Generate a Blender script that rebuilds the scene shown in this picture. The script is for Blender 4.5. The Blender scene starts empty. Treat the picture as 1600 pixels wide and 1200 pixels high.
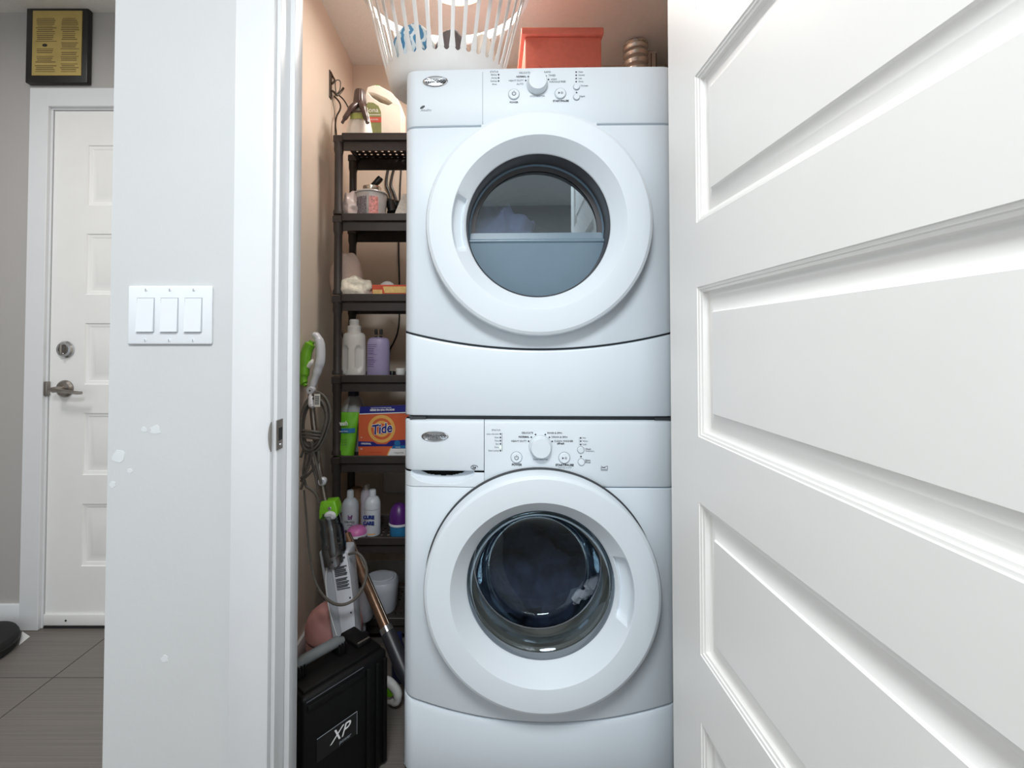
import bpy, bmesh, math, random
from mathutils import Vector, Matrix, noise

random.seed(7)
PI = math.pi
scene = bpy.context.scene
COL = scene.collection

# ------------------------------------------------------------------ camera
F_PX, CAM_Z, PITCH = 720.0, 1.10, math.radians(1.2)
PPX = 767.0
PPY = 536.0 - F_PX * math.tan(PITCH)
cam_data = bpy.data.cameras.new('camera')
cam = bpy.data.objects.new('camera', cam_data)
COL.objects.link(cam)
cam.location = (0, 0, CAM_Z)
cam.rotation_euler = (PI / 2 + PITCH, 0, 0)
cam_data.sensor_width = 36.0
cam_data.lens = F_PX / 1600.0 * 36.0
cam_data.shift_x = (800.0 - PPX) / 1600.0
cam_data.shift_y = (PPY - 600.0) / 1600.0
cam_data.clip_start = 0.01
scene.camera = cam

# ------------------------------------------------------------------ world and view
world = bpy.data.worlds.new('world')
scene.world = world
world.use_nodes = True
bg = world.node_tree.nodes['Background']
bg.inputs['Color'].default_value = (0.84, 0.93, 1.0, 1)
bg.inputs['Strength'].default_value = 1.15
scene.view_settings.view_transform = 'Standard'
scene.view_settings.look = 'None'
scene.view_settings.exposure = 0.0
scene.view_settings.gamma = 1.0
scene.view_settings.use_curve_mapping = False
scene.cycles.use_denoising = True
scene.cycles.max_bounces = 10
scene.cycles.diffuse_bounces = 5
scene.cycles.transparent_max_bounces = 12
scene.cycles.caustics_reflective = False
scene.cycles.caustics_refractive = False

ROOM_LAMP_W = 41.0
HALL_FILL_W = 10.0
CLOSET_LAMP_W = 6.6


def area_light(name, loc, rot, size, power, color):
    d = bpy.data.lights.new(name, 'AREA')
    d.shape = 'RECTANGLE'
    d.size, d.size_y = size
    d.energy = power
    d.color = color
    o = bpy.data.objects.new(name, d)
    COL.objects.link(o)
    o.location = loc
    o.rotation_euler = rot
    return o


# ------------------------------------------------------------------ helpers
def W(px, py, Y):
    """point of the place seen at photo pixel (px, py), Y metres in front of the camera"""
    xc = (px - PPX) / F_PX
    yc = -(py - PPY) / F_PX
    d = Vector((xc, math.cos(PITCH) - yc * math.sin(PITCH), math.sin(PITCH) + yc * math.cos(PITCH)))
    t = Y / d.y
    return Vector((0, 0, CAM_Z)) + d * t


def lin(c):
    out = []
    for v in c:
        v = v / 255.0
        out.append(v / 12.92 if v <= 0.04045 else ((v + 0.055) / 1.055) ** 2.4)
    return out


MATS = {}


def mat(name, rgb, rough=0.5, metal=0.0, vary=0.04, scale=40.0, bump=0.0, bump_scale=None, spec=0.5,
        coat=0.0, stretch=None, alpha=None):
    if name in MATS:
        return MATS[name]
    m = bpy.data.materials.new(name)
    m.use_nodes = True
    nt = m.node_tree
    b = nt.nodes['Principled BSDF']
    tc = nt.nodes.new('ShaderNodeTexCoord')
    mp = nt.nodes.new('ShaderNodeMapping')
    nt.links.new(tc.outputs['Object'], mp.inputs['Vector'])
    if stretch:
        mp.inputs['Scale'].default_value = stretch
    nz = nt.nodes.new('ShaderNodeTexNoise')
    nz.inputs['Scale'].default_value = scale
    nz.inputs['Detail'].default_value = 4
    nt.links.new(mp.outputs['Vector'], nz.inputs['Vector'])
    rp = nt.nodes.new('ShaderNodeValToRGB')
    c = lin(rgb)
    lo = [max(0, v * (1 - vary)) for v in c] + [1]
    hi = [min(1, v * (1 + vary)) for v in c] + [1]
    rp.color_ramp.elements[0].position = 0.3
    rp.color_ramp.elements[1].position = 0.7
    rp.color_ramp.elements[0].color = lo
    rp.color_ramp.elements[1].color = hi
    nt.links.new(nz.outputs['Fac'], rp.inputs['Fac'])
    nt.links.new(rp.outputs['Color'], b.inputs['Base Color'])
    b.inputs['Roughness'].default_value = rough
    b.inputs['Metallic'].default_value = metal
    b.inputs['Specular IOR Level'].default_value = spec
    if coat:
        b.inputs['Coat Weight'].default_value = coat
        b.inputs['Coat Roughness'].default_value = 0.08
    if alpha is not None:
        b.inputs['Alpha'].default_value = alpha
    if bump:
        n2 = nt.nodes.new('ShaderNodeTexNoise')
        n2.inputs['Scale'].default_value = bump_scale or scale
        n2.inputs['Detail'].default_value = 3
        nt.links.new(mp.outputs['Vector'], n2.inputs['Vector'])
        bp = nt.nodes.new('ShaderNodeBump')
        bp.inputs['Strength'].default_value = bump
        bp.inputs['Distance'].default_value = 0.004
        nt.links.new(n2.outputs['Fac'], bp.inputs['Height'])
        nt.links.new(bp.outputs['Normal'], b.inputs['Normal'])
    MATS[name] = m
    return m


def glass_mat(name, tint, lo=0.05, rough=0.02, gain=1.0):
    if name in MATS:
        return MATS[name]
    m = bpy.data.materials.new(name)
    m.use_nodes = True
    nt = m.node_tree
    nt.nodes.clear()
    out = nt.nodes.new('ShaderNodeOutputMaterial')
    mix = nt.nodes.new('ShaderNodeMixShader')
    tr = nt.nodes.new('ShaderNodeBsdfTransparent')
    tr.inputs['Color'].default_value = (*lin(tint), 1)
    gl = nt.nodes.new('ShaderNodeBsdfGlossy')
    gl.inputs['Roughness'].default_value = rough
    gl.inputs['Color'].default_value = (0.76, 0.9, 1, 1)
    fr = nt.nodes.new('ShaderNodeFresnel')
    fr.inputs['IOR'].default_value = 1.5
    ma = nt.nodes.new('ShaderNodeMath')
    ma.operation = 'MULTIPLY_ADD'
    ma.inputs[1].default_value = gain
    ma.inputs[2].default_value = lo
    nt.links.new(fr.outputs['Fac'], ma.inputs[0])
    nt.links.new(ma.outputs[0], mix.inputs['Fac'])
    nt.links.new(tr.outputs[0], mix.inputs[1])
    nt.links.new(gl.outputs[0], mix.inputs[2])
    nt.links.new(mix.outputs[0], out.inputs['Surface'])
    MATS[name] = m
    return m


def emit_mat(name, rgb, strength):
    m = bpy.data.materials.new(name)
    m.use_nodes = True
    b = m.node_tree.nodes['Principled BSDF']
    b.inputs['Base Color'].default_value = (*lin(rgb), 1)
    b.inputs['Emission Color'].default_value = (*lin(rgb), 1)
    b.inputs['Emission Strength'].default_value = strength
    MATS[name] = m
    return m


def obj(name, bm, material, parent=None, smooth=35, loc=None):
    me = bpy.data.meshes.new(name)
    bmesh.ops.recalc_face_normals(bm, faces=bm.faces)
    bm.to_mesh(me)
    bm.free()
    me.materials.append(material)
    if smooth:
        for p in me.polygons:
            p.use_smooth = True
        me.set_sharp_from_angle(angle=math.radians(smooth))
    o = bpy.data.objects.new(name, me)
    COL.objects.link(o)
    if parent is not None:
        o.parent = parent
    if loc is not None:
        o.location = loc
    return o


def tag(o, label, cat, group=None):
    o['label'] = label
    o['category'] = cat
    if group:
        o['group'] = group
    return o


def thing(name, label, cat, loc=(0, 0, 0), rotz=0.0, group=None):
    o = bpy.data.objects.new(name, None)
    o.empty_display_size = 0.05
    COL.objects.link(o)
    o.location = loc
    o.rotation_euler = (0, 0, rotz)
    return tag(o, label, cat, group)


def struct(o):
    o['kind'] = 'structure'
    return o


def sempty(name, loc, rotz=0.0):
    o = bpy.data.objects.new(name, None)
    COL.objects.link(o)
    o.location = loc
    o.rotation_euler = (0, 0, rotz)
    o['kind'] = 'structure'
    return o


def add_box(bm, x0, x1, y0, y1, z0, z1, bevel=0.0, seg=2, mtx=None):
    vs = [bm.verts.new((x, y, z)) for x in (x0, x1) for y in (y0, y1) for z in (z0, z1)]
    idx = [(0, 1, 3, 2), (4, 6, 7, 5), (0, 4, 5, 1), (2, 3, 7, 6), (0, 2, 6, 4), (1, 5, 7, 3)]
    fs = [bm.faces.new([vs[i] for i in f]) for f in idx]
    if bevel:
        es = list({e for f in fs for e in f.edges})
        r = bmesh.ops.bevel(bm, geom=es, offset=bevel, segments=seg, affect='EDGES', profile=0.5)
        vs = list({v for f in r['faces'] for v in f.verts} | {v for v in vs if v.is_valid})
    if mtx is not None:
        bmesh.ops.transform(bm, matrix=mtx, verts=[v for v in vs if v.is_valid])
    return bm


def box(*a, **k):
    return add_box(bmesh.new(), *a, **k)


def add_lathe(bm, prof, segs=32, c=(0, 0, 0), axis='Z', warp=None, cap=True, ell=(1, 1)):
    """prof: (r, h) pairs; axis Z: h is z; axis Y: h is y"""
    rings = []
    for (r, h) in prof:
        ring = []
        for i in range(segs):
            a = 2 * PI * i / segs
            rr, hh = r, h
            if warp:
                rr, hh = warp(r, h, a)
            if axis == 'Z':
                p = (c[0] + rr * ell[0] * math.cos(a), c[1] + rr * ell[1] * math.sin(a), c[2] + hh)
            else:
                p = (c[0] + rr * ell[0] * math.cos(a), c[1] + hh, c[2] + rr * ell[1] * math.sin(a))
            ring.append(bm.verts.new(p))
        rings.append(ring)
    for k in range(len(rings) - 1):
        for i in range(segs):
            j = (i + 1) % segs
            bm.faces.new((rings[k][i], rings[k][j], rings[k + 1][j], rings[k + 1][i]))
    if cap:
        if prof[0][0] > 1e-6:
            bm.faces.new(rings[0])
        if prof[-1][0] > 1e-6:
            bm.faces.new(rings[-1])
    bmesh.ops.remove_doubles(bm, verts=bm.verts, dist=1e-6)
    return bm


def lathe(*a, **k):
    return add_lathe(bmesh.new(), *a, **k)


def smooth_path(pts, n=6, closed=False):
    P = [Vector(p) for p in pts]
    out = []
    m = len(P)
    rng = range(m if closed else m - 1)
    for i in rng:
        if closed:
            p0, p1, p2, p3 = P[(i - 1) % m], P[i], P[(i + 1) % m], P[(i + 2) % m]
        else:
            p0, p1, p2, p3 = P[max(i - 1, 0)], P[i], P[i + 1], P[min(i + 2, m - 1)]
        for k in range(n):
            t = k / n
            out.append(0.5 * ((2 * p1) + (p2 - p0) * t + (2 * p0 - 5 * p1 + 4 * p2 - p3) * t * t
                              + (3 * p1 - p0 - 3 * p2 + p3) * t ** 3))
    if not closed:
        out.append(P[-1])
    return out


def add_tube(bm, pts, r, segs=8, closed=False, cap=True, flat=1.0):
    P = [Vector(p) for p in pts]
    n = len(P)
    rad = r if isinstance(r, (list, tuple)) else [r] * n
    if len(rad) != n:
        rad = [rad[min(len(rad) - 1, int(i * (len(rad) - 1) / max(1, n - 1) + 0.5))] for i in range(n)]
    T = []
    for i in range(n):
        if closed:
            t = P[(i + 1) % n] - P[i - 1]
        else:
            t = P[min(i + 1, n - 1)] - P[max(i - 1, 0)]
        T.append(t.normalized() if t.length > 1e-9 else Vector((0, 0, 1)))
    up = Vector((0, 0, 1)) if abs(T[0].z) < 0.9 else Vector((1, 0, 0))
    nrm = (up - T[0] * up.dot(T[0])).normalized()
    rings = []
    for i in range(n):
        nrm = (nrm - T[i] * nrm.dot(T[i]))
        nrm = nrm.normalized() if nrm.length > 1e-6 else Vector((1, 0, 0))
        bn = T[i].cross(nrm)
        rings.append([bm.verts.new(P[i] + rad[i] * (math.cos(2 * PI * k / segs) * nrm * flat + math.sin(2 * PI * k / segs) * bn))
                      for k in range(segs)])
    m = n if closed else n - 1
    for i in range(m):
        A, B = rings[i], rings[(i + 1) % n]
        for k in range(segs):
            j = (k + 1) % segs
            bm.faces.new((A[k], A[j], B[j], B[k]))
    if cap and not closed:
        bm.faces.new(rings[0])
        bm.faces.new(rings[-1])
    return bm


def tube(*a, **k):
    return add_tube(bmesh.new(), *a, **k)


def add_prism(bm, poly, y0, y1):
    """outline in the XZ plane pulled from y0 to y1"""
    a = [bm.verts.new((p[0], y0, p[1])) for p in poly]
    b = [bm.verts.new((p[0], y1, p[1])) for p in poly]
    bm.faces.new(a)
    bm.faces.new(list(reversed(b)))
    n = len(poly)
    for i in range(n):
        j = (i + 1) % n
        bm.faces.new((a[i], b[i], b[j], a[j]))
    return bm


def prism(*a, **k):
    return add_prism(bmesh.new(), *a, **k)


def text(name, s, size, loc, material, parent=None, rot=(PI / 2, 0, 0), align='CENTER', extrude=0.0003, shear=0.0,
         bold=0.0, sx=1.0):
    cu = bpy.data.curves.new(name, 'FONT')
    cu.body = s
    cu.size = size
    cu.align_x = align
    cu.align_y = 'CENTER'
    cu.extrude = extrude
    cu.shear = shear
    cu.offset = bold
    cu.resolution_u = 3
    tmp = bpy.data.objects.new(name + '_tmp', cu)
    me = bpy.data.meshes.new_from_object(tmp)
    bpy.data.objects.remove(tmp)
    bpy.data.curves.remove(cu)
    me.name = name
    me.materials.clear()
    me.materials.append(material)
    o = bpy.data.objects.new(name, me)
    COL.objects.link(o)
    o.location = loc
    o.rotation_euler = rot
    o.scale = (sx, 1, 1)
    if parent is not None:
        o.parent = parent
    return o


def fold(p, seed, amp, freq):
    q = Vector(p) * freq + Vector((seed * 3.1, seed * 1.7, seed * 5.3))
    a = noise.noise(q)
    b = noise.noise(q * 2.3 + Vector((9, 2, 4)))
    return amp * ((1 - abs(a) * 2.2) * 0.7 + b * 0.5)


def lump(rx, ry, rz, seed, amp=0.2, freq=14.0, flat=True, nu=40, nv=24, power=1.0):
    """crumpled cloth heap, its lowest point at z = 0"""
    bm = bmesh.new()
    rings = []
    for j in range(nv + 1):
        ph = PI * j / nv
        ring = []
        for i in range(nu):
            a = 2 * PI * i / nu
            s = math.sin(ph) ** power
            d = Vector((s * math.cos(a), s * math.sin(a), math.cos(ph)))
            p = Vector((d.x * rx, d.y * ry, d.z * rz))
            k = 1 + fold(p, seed, amp, freq)
            p = p * k
            z = p.z + rz * 0.75
            if flat and z < 0:
                z = 0
            ring.append(bm.verts.new((p.x, p.y, z)))
        rings.append(ring)
    for j in range(nv):
        for i in range(nu):
            k = (i + 1) % nu
            bm.faces.new((rings[j][i], rings[j][k], rings[j + 1][k], rings[j + 1][i]))
    bmesh.ops.remove_doubles(bm, verts=bm.verts, dist=1e-5)
    return bm


# ------------------------------------------------------------------ materials
m_wall = mat('wall_paint', (209, 210, 210), 0.6, vary=0.012, scale=6, bump=0.05, bump_scale=120)
m_hallwall = mat('hall_wall_paint', (178, 174, 171), 0.65, vary=0.015, scale=5, bump=0.05, bump_scale=120)
m_closet = mat('closet_wall_paint', (222, 209, 194), 0.6, vary=0.015, scale=7, bump=0.08, bump_scale=90)
m_ceil = mat('ceiling_paint', (232, 230, 226), 0.8, vary=0.02, scale=60, bump=0.3, bump_scale=160)
m_trim = mat('trim_paint', (225, 226, 228), 0.32, vary=0.012, scale=12)
m_door = mat('door_paint', (236, 234, 231), 0.36, vary=0.012, scale=8, bump=0.02, bump_scale=60)
m_halldoor = mat('hall_door_paint', (238, 237, 235), 0.4, vary=0.015, scale=9)
m_tile = mat('tile_ceramic', (112, 106, 101), 0.45, vary=0.16, scale=3.2, stretch=(0.5, 70, 1), bump=0.05, bump_scale=3.2)
m_grout = mat('grout', (70, 66, 63), 0.9, vary=0.1)
m_white = mat('appliance_enamel', (230, 238, 245), 0.3, vary=0.006, scale=4, coat=0.3)
m_plastic = mat('appliance_plastic', (230, 237, 243), 0.45, vary=0.006, scale=6, spec=0.35)
m_darkgap = mat('rubber_seal', (62, 66, 70), 0.6, vary=0.08)
m_print = mat('grey_print', (70, 74, 80), 0.6, vary=0.05)
m_printl = mat('light_grey_print', (140, 146, 152), 0.6, vary=0.05)
m_chrome = mat('chrome', (205, 208, 212), 0.18, metal=1.0, vary=0.03)
m_nickel = mat('satin_nickel', (150, 143, 136), 0.33, metal=1.0, vary=0.05)
m_shelf = mat('shelf_plastic', (52, 46, 44), 0.5, vary=0.12, scale=30, bump=0.05, bump_scale=300)
m_black = mat('black_plastic', (20, 20, 21), 0.42, vary=0.15)
m_blackm = mat('black_matte', (26, 25, 26), 0.75, vary=0.15)
m_cord = mat('grey_cord_rubber', (92, 88, 83), 0.5, vary=0.1)
m_whitepl = mat('white_plastic', (228, 228, 226), 0.35, vary=0.015)
m_swgap = mat('switch_gap_plastic', (160, 165, 172), 0.4, vary=0.02)
m_switch = mat('switch_plastic', (230, 233, 237), 0.28, vary=0.006)

# ------------------------------------------------------------------ room dimensions
Y_WALL, Y_IN = 0.897, 1.0          # closet front wall, room face and closet face
X_JL, X_JR = -0.414, 0.392         # jamb faces of the closet opening
X_CL, X_CR, Y_CB = -0.65, 0.82, 2.147
X_END = -0.742                     # free end of the closet front wall
Z_C = 2.41
Y_HALL, X_HL = 1.80, -2.4
Y_RB, X_RR = -1.95, 1.9

# ------------------------------------------------------------------ the shell
fl = struct(obj('floor', box(X_HL, X_RR, Y_RB, 2.25, -0.06, -0.004), m_grout))
tm = box(0.0015, 0.6085, 0.0015, 0.6085, -0.008, 0.0, bevel=0.0012, seg=1)
tile_mesh = None
gx0, gy0 = -1.44, 1.54
for i in range(-2, 6):
    for j in range(-6, 2):
        x, y = gx0 + i * 0.61, gy0 + j * 0.61
        if tile_mesh is None:
            o = obj('tile', tm, m_tile, fl)
            tile_mesh = o.data
        else:
            o = bpy.data.objects.new('tile', tile_mesh)
            COL.objects.link(o)
            o.parent = fl
        o.location = (x, y, 0)

bm = bmesh.new()
add_box(bm, X_END, X_JL - 0.02, Y_WALL, Y_IN, 0, Z_C)
add_box(bm, X_JL - 0.02, X_JR + 0.02, Y_WALL, Y_IN, 2.07, Z_C)
add_box(bm, X_JR + 0.02, X_RR, Y_WALL, Y_IN, 0, Z_C)
wall_front = struct(obj('wall_front', bm, m_wall))
struct(obj('wall_left', box(X_END, X_CL, Y_IN, 2.25, 0, Z_C), m_closet))
struct(obj('wall_back', box(X_CL, X_CR, Y_CB, 2.25, 0, Z_C), m_closet))
struct(obj('wall_right', box(X_CR, X_CR + 0.1, Y_IN, 2.25, 0, Z_C), m_closet))
struct(obj('ceiling', box(X_HL, X_RR, Y_RB, 2.25, Z_C, Z_C + 0.06), m_ceil))
# hall end wall with the opening for the hall door
HDX0, HDX1, HDT = -1.727, -0.80, 2.02
bm = bmesh.new()
add_box(bm, X_HL, HDX0 - 0.02, Y_HALL, Y_HALL + 0.14, 0, Z_C)
add_box(bm, HDX0 - 0.02, X_END, Y_HALL, Y_HALL + 0.14, HDT + 0.02, Z_C)
add_box(bm, HDX1 + 0.02, X_END, Y_HALL, Y_HALL + 0.14, 0, HDT + 0.02)
struct(obj('wall_hall', bm, m_hallwall))
struct(obj('wall_side', box(X_HL - 0.1, X_HL, 0.2, 2.25, 0, Z_C), m_hallwall))  # stops early to let world light onto the closet door
# wall behind the camera, cut short so world light enters at the left
struct(obj('wall_rear', box(-1.05, X_RR, Y_RB - 0.1, Y_RB, 0, Z_C), m_hallwall))

# spackle dabs on the wall by the switch
m_spackle = mat('spackle', (222, 224, 225), 0.8, vary=0.01)
for (px, py, r) in ((225, 671, 5), (243, 672, 8), (185, 713, 11), (203, 736, 4), (176, 757, 5), (257, 1030, 6)):
    bm = bmesh.new()
    c = W(px, py, Y_WALL)
    pr = []
    for k in range(14):
        a = 2 * PI * k / 14
        rr = r * 0.00112 * (0.75 + 0.5 * random.random())
        pr.append((c.x + rr * math.cos(a) * 1.1, c.z + rr * math.sin(a)))
    obj('spackle_dab', prism(pr, Y_WALL - 0.0006, Y_WALL + 0.001), m_spackle, wall_front)

# ------------------------------------------------------------------ closet casing, jamb, stop
t1 = sempty('trim_1', (X_JL, Y_WALL, 0))


def T1(bm, name, m):
    bmesh.ops.translate(bm, verts=bm.verts, vec=(-X_JL, -Y_WALL, 0))
    return obj(name, bm, m, t1)


T1(box(-0.496, -0.4205, Y_WALL - 0.015, Y_WALL, 0, 2.13, bevel=0.003), 'casing', m_trim)
T1(box(0.399, 0.475, Y_WALL - 0.015, Y_WALL, 0, 2.13, bevel=0.003), 'casing', m_trim)
T1(box(-0.4205, 0.399, Y_WALL - 0.015, Y_WALL, 2.055, 2.13, bevel=0.003), 'casing', m_trim)
T1(box(X_JL - 0.02, X_JL, Y_WALL - 0.001, Y_IN + 0.001, 0, 2.05, bevel=0.0015), 'jamb', m_trim)
T1(box(X_JR, X_JR + 0.02, Y_WALL - 0.001, Y_IN + 0.001, 0, 2.05, bevel=0.0015), 'jamb', m_trim)
T1(box(X_JL - 0.02, X_JR + 0.02, Y_WALL - 0.001, Y_IN + 0.001, 2.05, 2.07), 'jamb', m_trim)
T1(box(X_JL, X_JL + 0.011, 0.936, 0.972, 0, 2.05, bevel=0.002), 'door_stop', m_trim)
T1(box(X_JL, X_JR, 0.936, 0.972, 2.039, 2.05, bevel=0.002), 'door_stop', m_trim)
# strike plate
zs0, zs1 = W(432, 703, 0.9).z, W(432, 656, 0.9).z
sp = T1(box(X_JL - 0.0005, X_JL + 0.0016, 0.893, 0.918, zs0, zs1, bevel=0.0006, seg=1), 'strike_plate', m_nickel)
bm = box(X_JL + 0.0012, X_JL + 0.0022, 0.9, 0.914, zs0 + 0.018, zs1 - 0.016)
bmesh.ops.translate(bm, verts=bm.verts, vec=(-X_JL, -Y_WALL, 0))
obj('latch_hole', bm, m_blackm, sp)
bm = lathe([(0.0, 0), (0.0032, 0), (0.0028, -0.0012), (0, -0.0016)], 10, axis='Y')
bmesh.ops.rotate(bm, verts=bm.verts, matrix=Matrix.Rotation(PI / 2, 3, 'Z'))
obj('screw', bm, m_chrome, sp, loc=(0.0016, 0.010, zs0 + 0.009))
lip = []
for k in range(13):
    a = PI * k / 12
    lip.append((-0.004 - 0.0055 * math.sin(a) ** 0.6, zs0 + 0.001 + (zs1 - zs0 - 0.002) * k / 12))
obj('strike_lip', prism(lip, -0.0175, -0.0145), m_nickel, sp)

# baseboards
struct(obj('baseboard_hall', box(X_HL, -1.806, Y_HALL - 0.013, Y_HALL, 0, 0.098, bevel=0.004), m_trim))
struct(obj('baseboard_left', box(X_CL, X_CL + 0.012, Y_IN, Y_CB, 0, 0.10, bevel=0.003), m_trim))
struct(obj('baseboard_back', box(X_CL + 0.012, X_CR, Y_CB - 0.012, Y_CB, 0, 0.10, bevel=0.003), m_trim))

# hall door casing
t2 = sempty('trim_2', (HDX0, Y_HALL, 0))
for nm, a in (('casing', (-1.806, -1.733, Y_HALL - 0.016, Y_HALL, 0, HDT + 0.08)),
              ('casing', (-1.733, X_END, Y_HALL - 0.016, Y_HALL, HDT + 0.007, HDT + 0.08)),
              ('jamb', (HDX0 - 0.02, HDX0, Y_HALL - 0.002, Y_HALL + 0.14, 0, HDT)),
              ('jamb', (HDX0 - 0.02, HDX1 + 0.02, Y_HALL - 0.002, Y_HALL + 0.14, HDT, HDT + 0.02)),
              ('jamb', (HDX1, HDX1 + 0.02, Y_HALL, Y_HALL + 0.14, 0, HDT)),
              ('threshold', (HDX0, HDX1, Y_HALL - 0.001, Y_HALL + 0.13, 0.0, 0.008))):
    bm = box(*a, bevel=0.002, seg=1)
    bmesh.ops.translate(bm, verts=bm.verts, vec=(-HDX0, -Y_HALL, 0))
    obj(nm, bm, m_trim if nm != 'threshold' else m_blackm, t2)


# ------------------------------------------------------------------ panelled door leaves
def panel_mesh(x0, x1, z0, z1, prof):
    bm = bmesh.new()
    loops = []
    for s, d in prof:
        loops.append([bm.verts.new(p) for p in ((x0 + s, d, z0 + s), (x1 - s, d, z0 + s), (x1 - s, d, z1 - s), (x0 + s, d, z1 - s))])
    for a, b in zip(loops, loops[1:]):
        for i in range(4):
            j = (i + 1) % 4
            bm.faces.new((a[i], a[j], b[j], b[i]))
    bm.faces.new(loops[-1])
    return bm


def door_leaf(name, loc, rotz, w, h, th, px0, px1, zs, prof, m):
    root = sempty(name, loc, rotz)
    bm = bmesh.new()
    zz = [0.012]
    for a, b in zs:
        zz += [a, b]
    zz.append(h)
    xs = [0, px0, px1, w]
    for side in (0.0, th):
        grid = [[bm.verts.new((x, side, z)) for z in zz] for x in xs]
        for i in range(3):
            for j in range(len(zz) - 1):
                if side == 0.0 and i == 1 and j % 2 == 1:
                    continue
                bm.faces.new((grid[i][j], grid[i + 1][j], grid[i + 1][j + 1], grid[i][j + 1]))
        if side == 0.0:
            g0 = grid
        else:
            g1 = grid
    n = len(zz) - 1
    for j in range(n):
        bm.faces.new((g0[0][j], g1[0][j], g1[0][j + 1], g0[0][j + 1]))
        bm.faces.new((g0[3][j], g1[3][j], g1[3][j + 1], g0[3][j + 1]))
    for i in range(3):
        bm.faces.new((g0[i][0], g1[i][0], g1[i + 1][0], g0[i + 1][0]))
        bm.faces.new((g0[i][n], g1[i][n], g1[i + 1][n], g0[i + 1][n]))
    obj('slab', bm, m, root, smooth=0)
    for a, b in zs:
        obj('panel', panel_mesh(px0, px1, a, b, prof), m, root, smooth=25)
    return root


PROF = [(0, 0), (0.001, 0.0016), (0.0045, 0.0022), (0.0055, 0.0042), (0.009, 0.0052), (0.0105, 0.0105), (0.0145, 0.0135),
        (0.0165, 0.0140), (0.030, 0.0108), (0.0425, 0.0060), (0.0445, 0.0030)]
zs = [(0.233 + 0.356 * k, 0.481 + 0.356 * k) for k in range(5)]
D1 = door_leaf('door_1', (0.3436, 0.882, 0), -PI / 2, 0.80, 2.03, 0.035, 0.115, 0.685, zs, PROF, m_door)
# lever handle near the free edge
hd = obj('lever_handle', lathe([(0, 0.0), (0.026, 0.0), (0.026, -0.006), (0.022, -0.009), (0.011, -0.010), (0.010, -0.045), (0, -0.045)],
                               28, c=(0.738, 0, 0.885), axis='Y'), m_nickel, D1)
obj('lever', tube(smooth_path([(0.742, -0.046, 0.885), (0.71, -0.048, 0.886), (0.66, -0.046, 0.882), (0.622, -0.038, 0.876)], 6),
                  [0.010, 0.010, 0.009, 0.008], 10), m_nickel, hd)
for z in (0.25, 1.02, 1.82):
    obj('hinge', lathe([(0, 0), (0.006, 0), (0.006, 0.09), (0, 0.09)], 10, c=(-0.008, 0.036, z)), m_nickel, D1)

zs2 = [(0.235 + 0.3515 * k, 0.475 + 0.3515 * k) for k in range(5)]
PROF2 = [(0, 0), (0.003, 0.004), (0.012, 0.006), (0.016, 0.009), (0.020, 0.0095), (0.045, 0.0025), (0.047, 0.002)]
D2 = door_leaf('door_2', (HDX0 + 0.003, Y_HALL + 0.004, 0), 0, HDX1 - HDX0 - 0.006, HDT - 0.003, 0.044, 0.134, 0.78, zs2, PROF2, m_halldoor)
o = obj('deadbolt', lathe([(0, 0), (0.033, 0.0), (0.033, -0.006), (0.028, -0.012), (0.020, -0.013), (0.0195, -0.009), (0, -0.009)], 28,
                          c=(0.062, 0, 1.075), axis='Y'), m_chrome, D2)
obj('thumb_turn', box(0.056, 0.066, -0.026, -0.008, 1.055, 1.095, bevel=0.003), m_nickel, o)
o = obj('lever_handle', lathe([(0, 0), (0.033, 0.0), (0.033, -0.005), (0.027, -0.012), (0.012, -0.014), (0.011, -0.05), (0, -0.05)], 28,
                              c=(0.062, 0, 0.922), axis='Y'), m_nickel, D2)
obj('lever', tube(smooth_path([(0.055, -0.05, 0.924), (0.09, -0.052, 0.918), (0.14, -0.05, 0.912), (0.165, -0.044, 0.910)], 5),
                  [0.011, 0.010, 0.008, 0.007], 10, flat=0.8), m_nickel, o)
obj('latch_plate', box(-0.012, 0.004, -0.014, 0.0, 0.895, 0.95, bevel=0.002), m_nickel, D2)
obj('sweep', box(0.0, HDX1 - HDX0 - 0.006, -0.008, 0.0, 0.012, 0.055, bevel=0.003), m_halldoor, D2)
obj('sweep_screw', lathe([(0, 0), (0.004, 0), (0.003, -0.002), (0, -0.003)], 10, c=(0.088, -0.008, 0.032), axis='Y'), m_blackm, D2)

# ------------------------------------------------------------------ ceiling lamps; the hall one is added fill
m_lampglow = emit_mat('lamp_glow', (244, 250, 255), 3.0)
m_warmglow = emit_mat('warm_lamp_glow', (255, 224, 180), 4.0)


def ceiling_lamp(name, label, x, y, r, glow, power, color, size):
    t = thing(name, label, 'ceiling lamp', (x, y, Z_C))
    obj('lamp_base', lathe([(0, 0), (r, 0), (r, -0.02), (r * 0.95, -0.028)], 32, cap=False), m_trim, t)
    obj('lamp_shade', lathe([(r * 0.95, -0.022), (r * 0.93, -0.032), (r * 0.7, -0.045), (0, -0.052)], 32, cap=False), glow, t)
    L = area_light(name + '_light', (x, y, Z_C - 0.07), (0, 0, 0), size, power, color)
    L.data.shape = 'DISK'
    return t


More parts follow.
